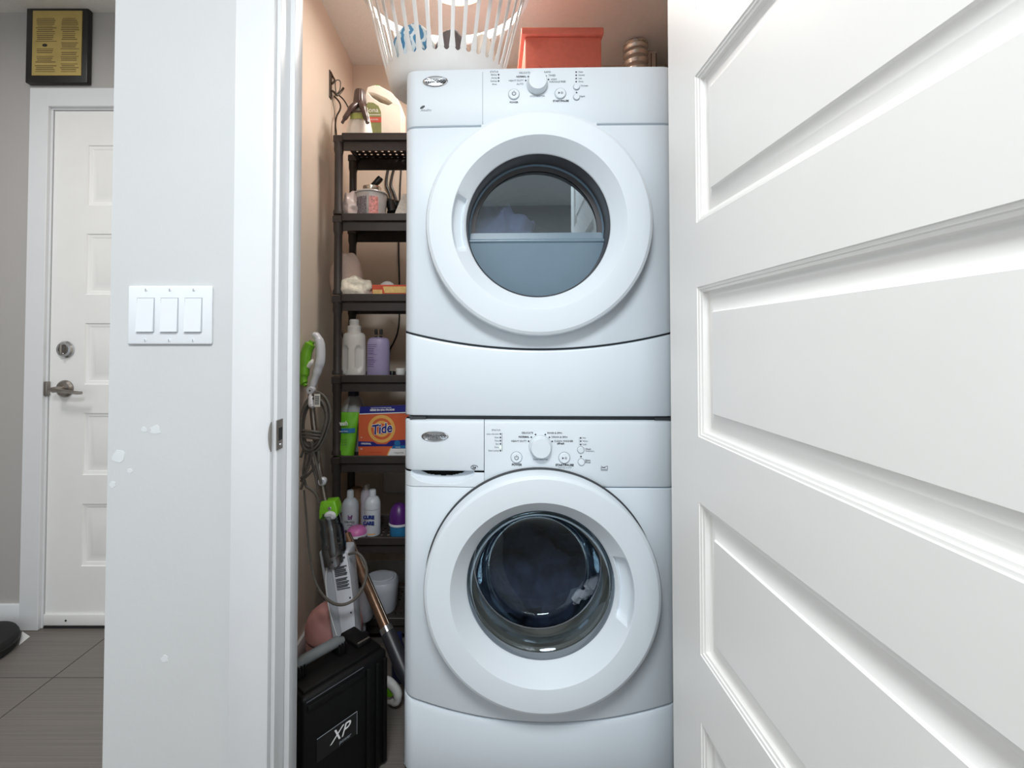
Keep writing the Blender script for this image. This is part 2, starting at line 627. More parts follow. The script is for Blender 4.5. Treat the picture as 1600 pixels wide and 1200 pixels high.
ceiling_lamp('ceiling_lamp', 'round flush white ceiling lamp over the room in front of the closet', -0.10, -0.42, 0.36, m_lampglow,
             ROOM_LAMP_W, (0.93, 0.98, 1.0), (0.7, 0.7))
ceiling_lamp('hall_fill_lamp', 'small round flush ceiling lamp added out of view to brighten the hall', -1.55, 0.80, 0.18, m_lampglow, HALL_FILL_W, (1.0, 0.985, 0.96), (0.32, 0.32))  # unseen fill lamp, added to lift the hall door and the closet door face
ceiling_lamp('closet_lamp', 'small warm flush ceiling lamp inside the closet above the dryer', -0.12, 1.60, 0.13, m_warmglow, CLOSET_LAMP_W, (1.0, 0.95, 0.89), (0.24, 0.24))

# ------------------------------------------------------------------ switch plate
c = W(268, 492.5, Y_WALL)
sw = thing('light_switch', 'white three-gang rocker light switch on the grey wall beside the closet casing', 'light switch', (c.x, Y_WALL, c.z))
pw, ph = 0.0815, 0.0570
obj('plate', box(-pw, pw, -0.0055, 0, -ph, ph, bevel=0.003, seg=3), m_switch, sw)
for k in (-1, 0, 1):
    x = k * 0.0462
    obj('frame', box(x - 0.0170, x + 0.0170, -0.0060, -0.004, -0.0336, 0.0336), m_swgap, sw)
    bm = bmesh.new()
    poly = [(-0.0055, -0.0325), (-0.0105, -0.0325), (-0.0066, 0.0325), (-0.0055, 0.0325)]
    a = [bm.verts.new((x - 0.0160, p[0], p[1])) for p in poly]
    b = [bm.verts.new((x + 0.0160, p[0], p[1])) for p in poly]
    bm.faces.new(a)
    bm.faces.new(b)
    for i in range(4):
        bm.faces.new((a[i], a[(i + 1) % 4], b[(i + 1) % 4], b[i]))
    obj('rocker', bm, m_switch, sw, smooth=0)
    for zz in (-0.049, 0.049):
        s = obj('screw', lathe([(0, -0.005), (0.003, -0.005), (0.0027, -0.0066), (0, -0.007)], 12, c=(x, 0, zz), axis='Y'), m_switch, sw)
        obj('screw_slot', box(x - 0.0005, x + 0.0005, -0.0073, -0.0065, zz - 0.0022, zz + 0.0022), m_printl, s)

# ------------------------------------------------------------------ plaque over the hall door
c = W(87.3, 129, Y_HALL - 0.022)
m_frame = mat('black_frame_wood', (36, 33, 31), 0.35, vary=0.15)
m_gold = mat('brass_plate', (196, 172, 104), 0.5, metal=0.35, vary=0.1, scale=14)
m_goldtext = mat('engraved_print', (116, 96, 58), 0.6, vary=0.1)
pq = thing('framed_plaque', 'black framed brass award plaque with engraved text above the hall door', 'plaque', (c.x, Y_HALL, c.z))
w2 = 0.1205
HP = 0.31
obj('frame', box(-w2, w2, -0.022, 0, 0, HP, bevel=0.003), m_frame, pq)
x0, x1 = W(50, 100, Y_HALL - 0.024).x - c.x, W(127, 100, Y_HALL - 0.024).x - c.x
z0 = W(90, 116, Y_HALL - 0.032).z - c.z
gp = obj('brass_plate', box(x0, x1, -0.0245, -0.021, z0, HP - z0), m_gold, pq)
random.seed(3)
xm = (x0 + x1) / 2 + 0.01
rows = [(a * 0.0075) for a in range(1, 30)]
for r_i, dz in enumerate(rows):
    z = z0 + 0.006 + dz
    if z > HP - z0 - 0.008:
        break
    for (xa, xb, skip) in ((x0 + 0.012, xm - 0.01, r_i in (4, 9, 13, 14, 15)), (xm + 0.004, x1 - 0.008, r_i in (5, 11, 16))):
        if skip:
            continue
        sh = 0.02 * random.random()
        obj('engraved_line', box(xa + sh * 0.4, xb - sh, -0.0249, -0.0244, z, z + (0.0034 if r_i % 4 else 0.0024)), m_goldtext, gp)
obj('emblem', lathe([(0, -0.0244), (0.010, -0.0244), (0.010, -0.0252), (0, -0.0252)], 20, c=((x0 + xm) / 2 - 0.004, 0, z0 + 0.119), axis='Y', ell=(1, 0.6)),
    m_frame, gp)

# ------------------------------------------------------------------ hall floor things
c = W(-60, 990, 1.62)
cu = thing('floor_cushion', 'black low rounded cushion on the tile floor left of the hall door', 'cushion', (c.x, 1.63, 0))
obj('pad', lathe([(0, 0), (0.125, 0), (0.133, 0.006), (0.136, 0.02), (0.135, 0.042), (0.129, 0.053), (0.11, 0.062), (0.05, 0.067), (0, 0.067)], 40),
    m_blackm, cu)
obj('piping', tube([(0.1355 * math.cos(2 * PI * k / 40), 0.1355 * math.sin(2 * PI * k / 40), 0.028) for k in range(40)], 0.003, 6, closed=True), m_black, cu)
p = [W(30, 992, 1.7), W(47, 981, 1.75), W(35, 978, 1.78)]
bm = bmesh.new()
q = [(v.x, v.y) for v in (p[0], p[1], p[2])]
vb = [bm.verts.new((x - q[0][0], y - q[0][1], 0.0)) for x, y in q]
vt = [bm.verts.new((x - q[0][0], y - q[0][1], 0.0012)) for x, y in q]
bm.faces.new(vb)
bm.faces.new(vt)
for i in range(3):
    bm.faces.new((vb[i], vb[(i + 1) % 3], vt[(i + 1) % 3], vt[i]))
tag(obj('paper_scrap', bm, m_whitepl, loc=(q[0][0], q[0][1], 0.0)), 'small white paper triangle on the tile floor beside the black cushion', 'paper')

#@@MACHINES
# ------------------------------------------------------------------ washer and dryer
MY = 1.154
MCX = W(843, 536, MY).x
MYAW = math.radians(-1.65)
MW = 0.343                 # half width of a cabinet
RC = 0.030                 # plan radius of the front corners
Z_WT = W(843, 657.5, MY).z      # washer top
Z_DB = W(843, 652, MY).z        # dryer bottom
Z_DT = W(843, 103.5, MY).z      # dryer top


def yf(u):
    d = abs(u) - (MW - RC)
    return 0.004 * (u / MW) ** 2 + ((RC - math.sqrt(max(0.0, RC * RC - d * d))) if d > 0 else 0.0)


def ucols(a=-MW, b=MW):
    us = set()
    for k in range(9):
        t = k / 8 * PI / 2
        us.add(round(-(MW - RC) - RC * math.sin(t), 5))
        us.add(round((MW - RC) + RC * math.sin(t), 5))
    for k in range(33):
        us.add(round(-(MW - RC) + 2 * (MW - RC) * k / 32, 5))
    us = sorted(u for u in us if a - 1e-6 <= u <= b + 1e-6)
    if not us or us[0] > a + 1e-5:
        us.insert(0, a)
    if us[-1] < b - 1e-5:
        us.append(b)
    return us


def col_panel(us, ztop, zbot, y0=0.0, th=0.03, r=0.003):
    bm = bmesh.new()
    prev = None
    for u in us:
        zt, zb, y = ztop(u), zbot(u), yf(u) + y0
        prof = [(y + th, zt), (y + r, zt), (y + 0.3 * r, zt - 0.3 * r), (y, zt - r), (y, zb + r), (y + 0.3 * r, zb + 0.3 * r), (y + r, zb), (y + th, zb)]
        cur = [bm.verts.new((u, p[0], p[1])) for p in prof]
        if prev:
            for i in range(len(prof) - 1):
                bm.faces.new((prev[i], prev[i + 1], cur[i + 1], cur[i]))
        else:
            bm.faces.new(cur)
        prev = cur
    bm.faces.new(prev)
    return bm


def hole_panel(us, ztop, zbot, hc, hr, th=0.03, r=0.003):
    """front sheet with the round door opening cut out of it"""
    hu, hz = hc
    us = sorted(set(us) | {round(hu + hr * math.cos(PI * k / 40), 5) for k in range(41)})
    bm = bmesh.new()

    def strip(cols):
        prev = None
        for prof in cols:
            cur = [bm.verts.new(p) for p in prof]
            if prev:
                for i in range(len(prof) - 1):
                    bm.faces.new((prev[i], prev[i + 1], cur[i + 1], cur[i]))
            prev = cur

    def pr(u, zt, zb, rt, rb):
        y = yf(u)
        return [(u, y + th, zt), (u, y + rt, zt), (u, y + 0.3 * rt, zt - 0.3 * rt), (u, y, zt - rt),
                (u, y, zb + rb), (u, y + 0.3 * rb, zb + 0.3 * rb), (u, y + rb, zb), (u, y + th, zb)]
    left = [u for u in us if u <= hu - hr + 2e-5]
    right = [u for u in us if u >= hu + hr - 2e-5]
    mid = [u for u in us if hu - hr - 2e-5 <= u <= hu + hr + 2e-5]
    strip([pr(u, ztop(u), zbot(u), r, r) for u in left])
    strip([pr(u, ztop(u), zbot(u), r, r) for u in right])
    h = lambda u: math.sqrt(max(0.0, hr * hr - (u - hu) ** 2))
    strip([pr(u, ztop(u), hz + h(u), r, 0.0005) for u in mid])
    strip([pr(u, hz - h(u), zbot(u), 0.0005, r) for u in mid])
    bmesh.ops.remove_doubles(bm, verts=bm.verts, dist=1e-5)
    return bm


def cabinet(root, zt, zb, depth):
    bm = bmesh.new()
    x0, x1, y0, y1 = -MW, MW, RC, depth
    v = {(i, j, k): bm.verts.new(((x0, x1)[i], (y0, y1)[j], (zb, zt)[k])) for i in (0, 1) for j in (0, 1) for k in (0, 1)}
    for f in (((0, 0, 0), (0, 1, 0), (0, 1, 1), (0, 0, 1)), ((1, 0, 0), (1, 1, 0), (1, 1, 1), (1, 0, 1)),
              ((0, 0, 1), (1, 0, 1), (1, 1, 1), (0, 1, 1)), ((0, 0, 0), (1, 0, 0), (1, 1, 0), (0, 1, 0)),
              ((0, 1, 0), (1, 1, 0), (1, 1, 1), (0, 1, 1))):
        bm.faces.new([v[k] for k in f])
    return obj('cabinet', bm, m_white, root, smooth=0)


def sstep(a, b, x):
    t = min(1, max(0, (x - a) / (b - a)))
    return t * t * (3 - 2 * t)


def badge(root, u, z, y, w, h):
    b = obj('badge', lathe([(0, 0.002), (1.0, 0.002), (0.98, -0.001), (0.86, -0.003), (0.8, -0.0022), (0, -0.0026)], 40, c=(u, y, z), axis='Y',
                           ell=(w, h)), m_chrome, root)
    b.data.transform(Matrix.Identity(4))
    text('badge_lettering', 'Whirlpool', h * 1.0, (u, y - 0.0032, z + h * 0.02), m_print, b, shear=0.25, sx=0.92)
    return b


def button(root, u, z, r, mark=None):
    o = obj('button', lathe([(0, 0.0), (r * 1.12, 0.0), (r * 1.12, -0.0006), (r, -0.0008), (r, -0.003), (r * 0.9, -0.0042), (0, -0.0046)], 28,
                            c=(u, yf(u), z), axis='Y'), m_plastic, root)
    obj('button_gap', tube([(u + r * 1.1 * math.cos(2 * PI * k / 28), yf(u) - 0.0004, z + r * 1.1 * math.sin(2 * PI * k / 28)) for k in range(28)],
                           0.0006, 5, closed=True), m_printl, o)
    y = yf(u) - 0.0049
    if mark == 'power':
        pts = [(u + r * 0.36 * math.cos(a), y, z + r * 0.36 * math.sin(a)) for a in [math.radians(125 + 290 * k / 16) for k in range(17)]]
        obj('power_symbol', add_tube(tube(pts, r * 0.06, 5), [(u, y, z + r * 0.1), (u, y, z + r * 0.52)], r * 0.06, 5), m_print, o)
    elif mark == 'play':
        bm = prism([(u - r * 0.45, z - r * 0.22), (u - r * 0.45, z + r * 0.22), (u - r * 0.05, z)], y - 0.0002, y + 0.0005)
        add_prism(bm, [(u + r * 0.1, z - r * 0.22), (u + r * 0.1, z + r * 0.22), (u + r * 0.2, z + r * 0.22), (u + r * 0.2, z - r * 0.22)], y - 0.0002, y + 0.0005)
        add_prism(bm, [(u + r * 0.32, z - r * 0.22), (u + r * 0.32, z + r * 0.22), (u + r * 0.42, z + r * 0.22), (u + r * 0.42, z - r * 0.22)], y - 0.0002, y + 0.0005)
        obj('play_symbol', bm, m_print, o)
    return o


def led(root, u, z, m=None):
    return obj('indicator', lathe([(0, 0.0), (0.0022, 0.0), (0.0018, -0.0009), (0, -0.0011)], 10, c=(u, yf(u), z), axis='Y'), m or m_print, root)


def door_ring(root, hu, hz, R, r1, r2, yfront, dish, hand):
    """round door: flat annulus, dished inside; hand = (angle, half width) of the finger recess"""
    prof = [(R - 0.004, -0.006), (R, -0.010), (R, -yfront + 0.012), (R - 0.003, -yfront + 0.005), (R - 0.010, -yfront + 0.001), (R - 0.022, -yfront),
            (r1 + 0.004, -yfront), (r1 + 0.0012, -yfront + 0.0003), (r1, -yfront + 0.0016)]
    for k in range(1, 13):
        t = k / 12
        prof.append((r1 + (r2 - r1) * t, -yfront + 0.0016 + (dish - 0.0016) * t))
    prof += [(r2 - 0.002, -yfront + dish + 0.004), (r2 - 0.002, -yfront + dish + 0.03)]

    def warp(r, h, a):
        d = abs((a - hand[0] + PI) % (2 * PI) - PI)
        if r2 + 0.001 < r < r1 + 0.0005 and h < 0.02:
            t = (r1 - r) / (r1 - r2)
            k = (1 - sstep(hand[1] * 0.86, hand[1], d)) * (1 - sstep(0.62, 0.82, t))
            k *= sstep(-0.01, 0.10, t)
            h = h + k * 0.018
        return r, h
    return obj('door_ring', lathe(prof, 160, c=(hu, 0, hz), axis='Y', warp=warp, cap=False), m_plastic, root, smooth=24)


# ============================ dryer
ZB = Z_DB
D = thing('dryer', 'white front-loading clothes dryer stacked on top of the washer in the closet', 'dryer', (MCX, MY, ZB), MYAW)


def DU(px, py, dy=0.0):
    p = W(px, py, MY + dy)
    return p.x - MCX, p.z - ZB


d_top = Z_DT - ZB
d_seam = DU(690, 194.5)[1]
arcL, arcC = DU(629, 518)[1], DU(843, 546)[1]
arc = lambda u: arcC + (arcL - arcC) * (u / MW) ** 2
hc = DU(843, 346, -0.045)
obj('console', col_panel(ucols(), lambda u: d_top, lambda u: d_seam, y0=0.0, r=0.010), m_plastic, D)
obj('front_panel', hole_panel(ucols(), lambda u: d_seam - 0.003, lambda u: arc(u) + 0.0025, hc, 0.20), m_white, D)
obj('lower_panel', col_panel(ucols(), lambda u: arc(u) - 0.0025, lambda u: 0.002, r=0.006), m_white, D)
u0 = DU(754, 150)[0]
obj('console_seam', box(u0 - 0.0005, u0 + 0.0005, yf(u0) - 0.0003, 0.002, d_seam, d_top - 0.012), m_printl, D)
# dark body behind the seams
obj('inner_frame', col_panel(ucols(-MW + 0.004, MW - 0.004), lambda u: d_seam + 0.01, lambda u: d_seam - 0.02, y0=0.010), m_darkgap, D)
obj('inner_frame', col_panel(ucols(-MW + 0.004, MW - 0.004), lambda u: arc(u) + 0.012, lambda u: arc(u) - 0.012, y0=0.010), m_darkgap, D)
# filler between console and door, flush with the front
ua, ub = DU(752, 200)[0], DU(932, 200)[0]
obj('console_apron', col_panel(ucols(ua, ub), lambda u: d_seam + 0.002, lambda u: d_seam - 0.028, y0=-0.0004, r=0.0002, th=0.02), m_plastic, D)
cab = cabinet(D, d_top, 0.0, 0.72)
Yr = MY - 0.045
R, r1, r2 = 180 * Yr / 720, 137.5 * Yr / 720, 113.5 * (MY - 0.008) / 720
ring = door_ring(D, hc[0], hc[1], R, r1, r2, 0.045, 0.036, (PI * 0.995, math.radians(20)))
# dark tunnel and inner panel of the window
obj('window_rim', lathe([(r2 - 0.0015, -0.010), (r2 - 0.004, -0.006), (r2 - 0.004, 0.055), (r2 - 0.02, 0.057)], 96, c=(hc[0], 0, hc[1]), axis='Y', cap=False),
    mat('window_rim', (66, 66, 70), 0.4), D)
m_bezel = mat('slate_plastic', (112, 134, 150), 0.28, vary=0.02, coat=0.3)
zsill = DU(843, 377, 0.045)[1] - hc[1]
rg = r2 - 0.004


def disc_below(zc, y0, y1, r):
    a0 = math.asin(max(-1, min(1, zc / r)))
    pts = [(hc[0] + r * math.cos(a), hc[1] + r * math.sin(a)) for a in [a0 - (PI + 2 * a0) * k / 48 for k in range(49)]]
    return prism(pts, y0, y1)


lowp = obj('window_lower_panel', disc_below(zsill, 0.040, 0.062, rg), m_bezel, D, smooth=30)
hw = math.sqrt(rg * rg - zsill * zsill)
obj('window_sill', tube([(hc[0] - hw, 0.043, hc[1] + zsill), (hc[0] + hw, 0.043, hc[1] + zsill)], 0.006, 12), m_bezel, lowp)
bm = bmesh.new()
zed = zsill + 0.016
for k in range(2):
    pass
# D shaped bezel around the upper pane
NB = 72
outer, inner = [], []
ri = rg - 0.004
for k in range(NB + 1):
    a = -0.02 + (PI + 0.04) * k / NB
    outer.append((rg * math.cos(a), max(zsill, rg * math.sin(a))))
    x, z = ri * math.cos(a), ri * math.sin(a)
    inner.append((x, max(zed, z)))
outer[0] = (hw, zsill)
outer[-1] = (-hw, zsill)
for y in (0.054, 0.064):
    pass
vo = [bm.verts.new((hc[0] + p[0], 0.050, hc[1] + p[1])) for p in outer]
vi = [bm.verts.new((hc[0] + p[0], 0.056, hc[1] + p[1])) for p in inner]
vk = [bm.verts.new((hc[0] + p[0], 0.066, hc[1] + p[1])) for p in inner]
for i in range(NB):
    bm.faces.new((vo[i], vo[i + 1], vi[i + 1], vi[i]))
    bm.faces.new((vi[i], vi[i + 1], vk[i + 1], vk[i]))
bm.faces.new((vo[-1], vo[0], vi[0], vi[-1]))
bm.faces.new((vi[-1], vi[0], vk[0], vk[-1]))
obj('window_bezel', bm, m_bezel, lowp, smooth=30)
m_glass = glass_mat('dryer_glass', (178, 196, 210), lo=0.34, rough=0.02, gain=1.2)
obj('window_glass', lathe([(0, 0.060), (rg, 0.060)], 72, c=(hc[0], 0, hc[1]), axis='Y', cap=False), m_glass, D)
m_drum = mat('drum_grey', (120, 124, 126), 0.4, metal=0.35, vary=0.05)
drum = obj('drum', lathe([(rg + 0.005, 0.07), (0.27, 0.085), (0.285, 0.10), (0.285, 0.58), (0.27, 0.60), (0, 0.605)], 64, c=(0.0, 0, hc[1]), axis='Y',
                         cap=False), m_drum, D)
for k in range(16):
    r0 = 0.05 + 0.014 * k
    if k % 2 == 0:
        obj('drum_rib', tube([(r0 * math.cos(2 * PI * i / 40), 0.601, hc[1] + r0 * math.sin(2 * PI * i / 40)) for i in range(40)], 0.002, 5, closed=True), m_drum, drum)
# console print
badge(D, *DU(679.5, 124), yf(DU(679.5, 124)[0]), 0.033, 0.0145)
bu, bz = DU(659, 164)
o = obj('leaf_mark', lathe([(0, 0.0), (1, 0.0), (1, -0.0006), (0, -0.0006)], 20, c=(0, 0, 0), axis='Y', ell=(0.007, 0.003)), m_print, D, loc=(bu, yf(bu), bz))
o.rotation_euler = (0, math.radians(-30), 0)
text('sensor_lettering', 'AccuDry', 0.0075, (bu + 0.009, yf(bu) - 0.0006, bz - 0.008), m_printl, D, shear=0.3)


def ctext(root, cv, s, px, py, size, bold=0.0, align='CENTER', m=None, name='lettering'):
    u, z = cv(px, py)
    return text(name, s, size, (u, yf(u) - 0.0006, z), m or m_printl, root, align=align, bold=bold)


def knob(root, cv, px, py, rpx):
    u, z = cv(px, py)
    r = rpx * MY / 720
    y = yf(u)
    k = obj('knob', lathe([(0, 0), (r * 1.06, 0), (r * 1.06, -0.0012), (r, -0.002), (r * 0.96, -0.017), (r * 0.88, -0.021), (0, -0.0225)], 40,
                          c=(u, y, z), axis='Y'), m_plastic, root)
    obj('knob_gap', tube([(u + r * 1.06 * math.cos(2 * PI * i / 40), y - 0.0006, z + r * 1.06 * math.sin(2 * PI * i / 40)) for i in range(40)], 0.0007, 5, closed=True),
        m_printl, k)
    return k


knob(D, DU, 839.5, 132, 15.5)
for i, (px, py) in enumerate(((831.5, 115.5), (825.5, 119.5), (821.5, 125.5), (846.5, 115.5), (853, 119), (857, 124.5))):
    led(D, *DU(px, py))
for s, px, py, al, b in (('DELICATE', 828, 113.5, 'RIGHT', 0), ('NORMAL', 822.5, 119.5, 'RIGHT', 0.0001), ('HEAVY DUTY', 818, 125.5, 'RIGHT', 0), ('AUTO', 818, 131, 'RIGHT', 0),
                         ('RAPID', 850, 113, 'LEFT', 0), ('TIMED', 857, 118.5, 'LEFT', 0), ('HIGH', 860.5, 124.5, 'LEFT', 0), ('WRINKLE FREE', 858, 128.5, 'LEFT', 0)):
    ctext(D, DU, s, px, py, 0.0062, b, al, m_print if b else m_printl)
ctext(D, DU, 'CYCLE SELECTOR', 839.5, 150.5, 0.0048)
button(D, *DU(803, 147), 8 * MY / 720, 'power')
ctext(D, DU, 'POWER', 803, 159.5, 0.0062, 0.0001, m=m_print)
button(D, *DU(875.5, 147), 8 * MY / 720, 'play')
ctext(D, DU, 'START/PAUSE', 876, 158.5, 0.0066, 0.0002, m=m_print)
for k, py in enumerate((113.5, 118.5, 123.5, 128.5)):
    led(D, *DU(900, py))
    ctext(D, DU, ('More', 'Normal', 'Less', 'Damp')[k], 903.5, py, 0.005, align='LEFT')
button(D, *DU(900.5, 137), 4.6 * MY / 720)
ctext(D, DU, 'Dryness', 907, 135, 0.0055, align='LEFT')
led(D, *DU(900.5, 145.5))
button(D, *DU(900.5, 153), 4.6 * MY / 720)
ctext(D, DU, 'Signal', 906, 151.5, 0.0055, align='LEFT')
ctext(D, DU, 'STATUS', 772, 111, 0.006)
for k, py in enumerate((115.5, 120.5, 125.5)):
    led(D, *DU(779, py))
    ctext(D, DU, ('Sensing', 'Drying', 'Cooling')[k], 776, py, 0.005, align='RIGHT')
ctext(D, DU, 'Done', 776, 130.5, 0.005, align='RIGHT')
# garment lying in the dryer drum
m_lav = mat('lavender_cotton', (216, 206, 240), 0.8, vary=0.12, scale=30, bump=0.3, bump_scale=60)
pc = W(786, 352, MY + 0.17)
g = lump(0.115, 0.09, 0.075, 4, amp=0.42, freq=16, flat=True, nu=64, nv=40)
gz = ZB + hc[1] - 0.283 + 0.02
# clothes heap rising from the drum floor to the window
tag(obj('garment', lump(0.135, 0.10, 0.16, 4, amp=0.24, freq=17, nu=96, nv=60), m_lav, loc=(pc.x - 0.022, MY + 0.20, pc.z - 0.235)),
    'crumpled lavender garment seen through the dryer window', 'garment')
g.free()

# ============================ washer
WS = thing('washer', 'white front-loading washing machine standing on the floor under the dryer', 'washing machine', (MCX, MY, 0), MYAW)


def WU(px, py, dy=0.0):
    p = W(px, py, MY + dy)
    return p.x - MCX, p.z


w_top = Z_WT
w_seam = WU(690, 762)[1]
warcL, warcC = WU(629, 1093)[1], WU(848, 1131)[1]
warc = lambda u: warcC + (warcL - warcC) * (u / MW) ** 2
hw_c = WU(848, 931.5, -0.058)
# console right of the drawer, drawer front, drawer scoop
ud = WU(756.5, 700)[0]
obj('console', col_panel(ucols(ud + 0.0008, MW), lambda u: w_top, lambda u: w_seam, r=0.010), m_plastic, WS)
zdr = WU(690, 738.5)[1]
dr = obj('detergent_drawer', col_panel(ucols(-MW, ud - 0.0008), lambda u: w_top, lambda u: zdr, r=0.0025 + 0.0075), m_plastic, WS)
# scoop under the drawer: a panel whose middle is pushed in
us = [-MW + (ud + MW) * k / 60 for k in range(61)]
ue0, ue1 = WU(640, 740)[0], WU(741, 740)[0]
zlow = WU(690, 758)[1]
bm = bmesh.new()
prev = None
NZ = 28
for u in sorted(set(us) | set(ucols(-MW, -MW + RC))):
    cur = []
    t = (u - ue0) / (ue1 - ue0)
    zl = zdr - 0.001 - (zdr - zlow) * math.sqrt(max(0, 1 - (2 * t - 1) ** 2)) if 0 < t < 1 else zdr + 0.01
    for k in range(NZ + 1):
        z = zdr - 0.0008 + (w_seam - zdr + 0.0008) * k / NZ
        d = 0.0
        if z > zl:
            d = 0.048 * min(1.0, ((z - zl) / max(1e-4, (zdr - zlow))) ** 0.7)
        cur.append(bm.verts.new((u, yf(u) + d, z)))
    if prev:
        tt = (2 * t - 1) / 0.74
        hgap = 0.0165 * math.sqrt(1 - tt * tt) if abs(tt) < 1 else 0.0  # scoop left open here so the black sheet behind reads as shade
        for k in range(NZ):
            if cur[k].co.z > zdr - hgap:
                continue
            bm.faces.new((prev[k], prev[k + 1], cur[k + 1], cur[k]))
    prev = cur
bmesh.ops.delete(bm, geom=[v for v in bm.verts if not v.link_faces], context='VERTS')
obj('drawer_scoop', bm, m_plastic, WS, smooth=50)
obj('scoop_shade_sheet', box(ue0, ue1, 0.056, 0.060, zlow - 0.005, zdr + 0.02), m_blackm, WS)  # black sheet added to imitate the shade at the top of the scoop
obj('inner_frame', col_panel(ucols(-MW + 0.004, MW - 0.004), lambda u: w_seam + 0.008, lambda u: w_seam - 0.02, y0=0.012), m_darkgap, WS)
obj('inner_frame', col_panel(ucols(-MW + 0.004, MW - 0.004), lambda u: warc(u) + 0.012, lambda u: warc(u) - 0.012, y0=0.010), m_darkgap, WS)
obj('inner_frame', box(-MW + 0.01, ud + 0.02, 0.031, 0.052, zdr + 0.0015, w_top - 0.012), m_darkgap, WS)
obj('front_panel', hole_panel(ucols(), lambda u: w_seam - 0.0012, lambda u: warc(u) + 0.003, hw_c, 0.205), m_white, WS)
obj('toe_panel', col_panel(ucols(), lambda u: warc(u) - 0.003, lambda u: 0.03, r=0.012), m_white, WS)
for sx in (-1, 1):
    for yy in (0.06, 0.64):
        obj('foot', lathe([(0, 0), (0.022, 0), (0.022, 0.012), (0.010, 0.014), (0.010, 0.032), (0, 0.032)], 16, c=(sx * 0.28, yy, 0)), m_black, WS)
cabinet(WS, w_top, 0.03, 0.72)
Yr = MY - 0.058
R, r1, r2 = 185.5 * Yr / 720, 142.0 * Yr / 720, 115.5 * (MY - 0.012) / 720
door_ring(WS, hw_c[0], hw_c[1], R, r1, r2, 0.058, 0.046, (math.radians(2), math.radians(22)))
obj('door_gasket', lathe([(R + 0.003, 0.004), (R + 0.004, -0.004), (R - 0.002, -0.012), (R - 0.03, -0.012)], 120, c=(hw_c[0], 0, hw_c[1]), axis='Y', cap=False), m_darkgap, WS)
# glass bowl
rb = r2 - 0.002
m_bowl = glass_mat('washer_glass', (214, 216, 218), lo=0.035, rough=0.02, gain=0.3)
r_in = 77 * (MY + 0.09) / 720
obj('door_glass', lathe([(rb, -0.010), (rb - 0.003, 0.004), (rb - 0.008, 0.012), (rb - 0.022, 0.020), (r_in + 0.022, 0.050), (r_in + 0.008, 0.078), (r_in, 0.092),
                         (r_in - 0.008, 0.098), (r_in * 0.6, 0.104), (0, 0.107)], 96, c=(hw_c[0], 0, hw_c[1]), axis='Y', cap=False), m_bowl, WS, smooth=30)
m_gasket = mat('grey_green_rubber', (104, 106, 98), 0.5, vary=0.08)
gk = obj('drum_gasket', lathe([(rb + 0.002, 0.004), (rb + 0.004, 0.030), (rb - 0.002, 0.036), (rb + 0.006, 0.05), (rb + 0.004, 0.085), (rb - 0.012, 0.10), (rb - 0.004, 0.112),
                               (rb + 0.05, 0.115)], 96, c=(hw_c[0], 0, hw_c[1]), axis='Y', cap=False), m_gasket, WS)
gr = obj('gasket_ring', tube([(hw_c[0] + (rb - 0.010) * math.cos(2 * PI * k / 64), 0.100, hw_c[1] + (rb - 0.010) * math.sin(2 * PI * k / 64)) for k in range(64)], 0.004, 8, closed=True),
         m_chrome, gk)
m_drumd = mat('drum_steel', (92, 94, 98), 0.3, metal=0.9, vary=0.06)
wd = obj('drum', lathe([(rb + 0.012, 0.115), (0.25, 0.12), (0.262, 0.135), (0.262, 0.50), (0.25, 0.52), (0, 0.525)], 64, c=(hw_c[0], 0, hw_c[1]), axis='Y', cap=False), m_drumd, WS)
for k in range(3):
    a = math.radians(90 + 120 * k)
    bm = box(-0.03, 0.03, 0.15, 0.48, 0, 0.05, bevel=0.018, seg=3)
    o = obj('drum_paddle', bm, m_drumd, wd, loc=(hw_c[0] + 0.262 * math.cos(a), 0, hw_c[1] + 0.262 * math.sin(a)))
    o.rotation_euler = (0, -(a - PI / 2) + PI, 0)
# laundry in the drum
m_navy = mat('navy_cotton', (48, 60, 86), 0.85, vary=0.45, scale=22, bump=0.4, bump_scale=50)
cw = W(841, 950, MY + 0.25)
tag(obj('navy_garment', lump(0.19, 0.12, 0.13, 11, amp=0.30, freq=11, nu=72, nv=40), m_navy, loc=(MCX + hw_c[0], MY + 0.27, hw_c[1] - 0.22)),
    'dark navy laundry heaped behind the washer door glass', 'garment')
m_palec = mat('pale_grey_cotton', (206, 212, 222), 0.85, vary=0.12, scale=40, bump=0.4, bump_scale=80)
pts = [W(895, 946, MY + 0.155), W(903, 932, MY + 0.15), W(914, 930, MY + 0.15), W(926, 916, MY + 0.15), W(940, 912, MY + 0.15), W(954, 904, MY + 0.16)]
o0 = pts[0].copy()
bm = tube(smooth_path([p - o0 for p in pts], 6), [0.005, 0.012, 0.011, 0.019, 0.021, 0.014], 14)
for v in bm.verts:
    v.co += v.normal * 0 + Vector((fold(v.co, 5, 0.006, 60), fold(v.co, 8, 0.006, 60), fold(v.co, 2, 0.006, 60)))
tag(obj('pale_sock', bm, m_palec, loc=o0), 'twisted pale grey strip of cloth against the washer door glass', 'cloth')
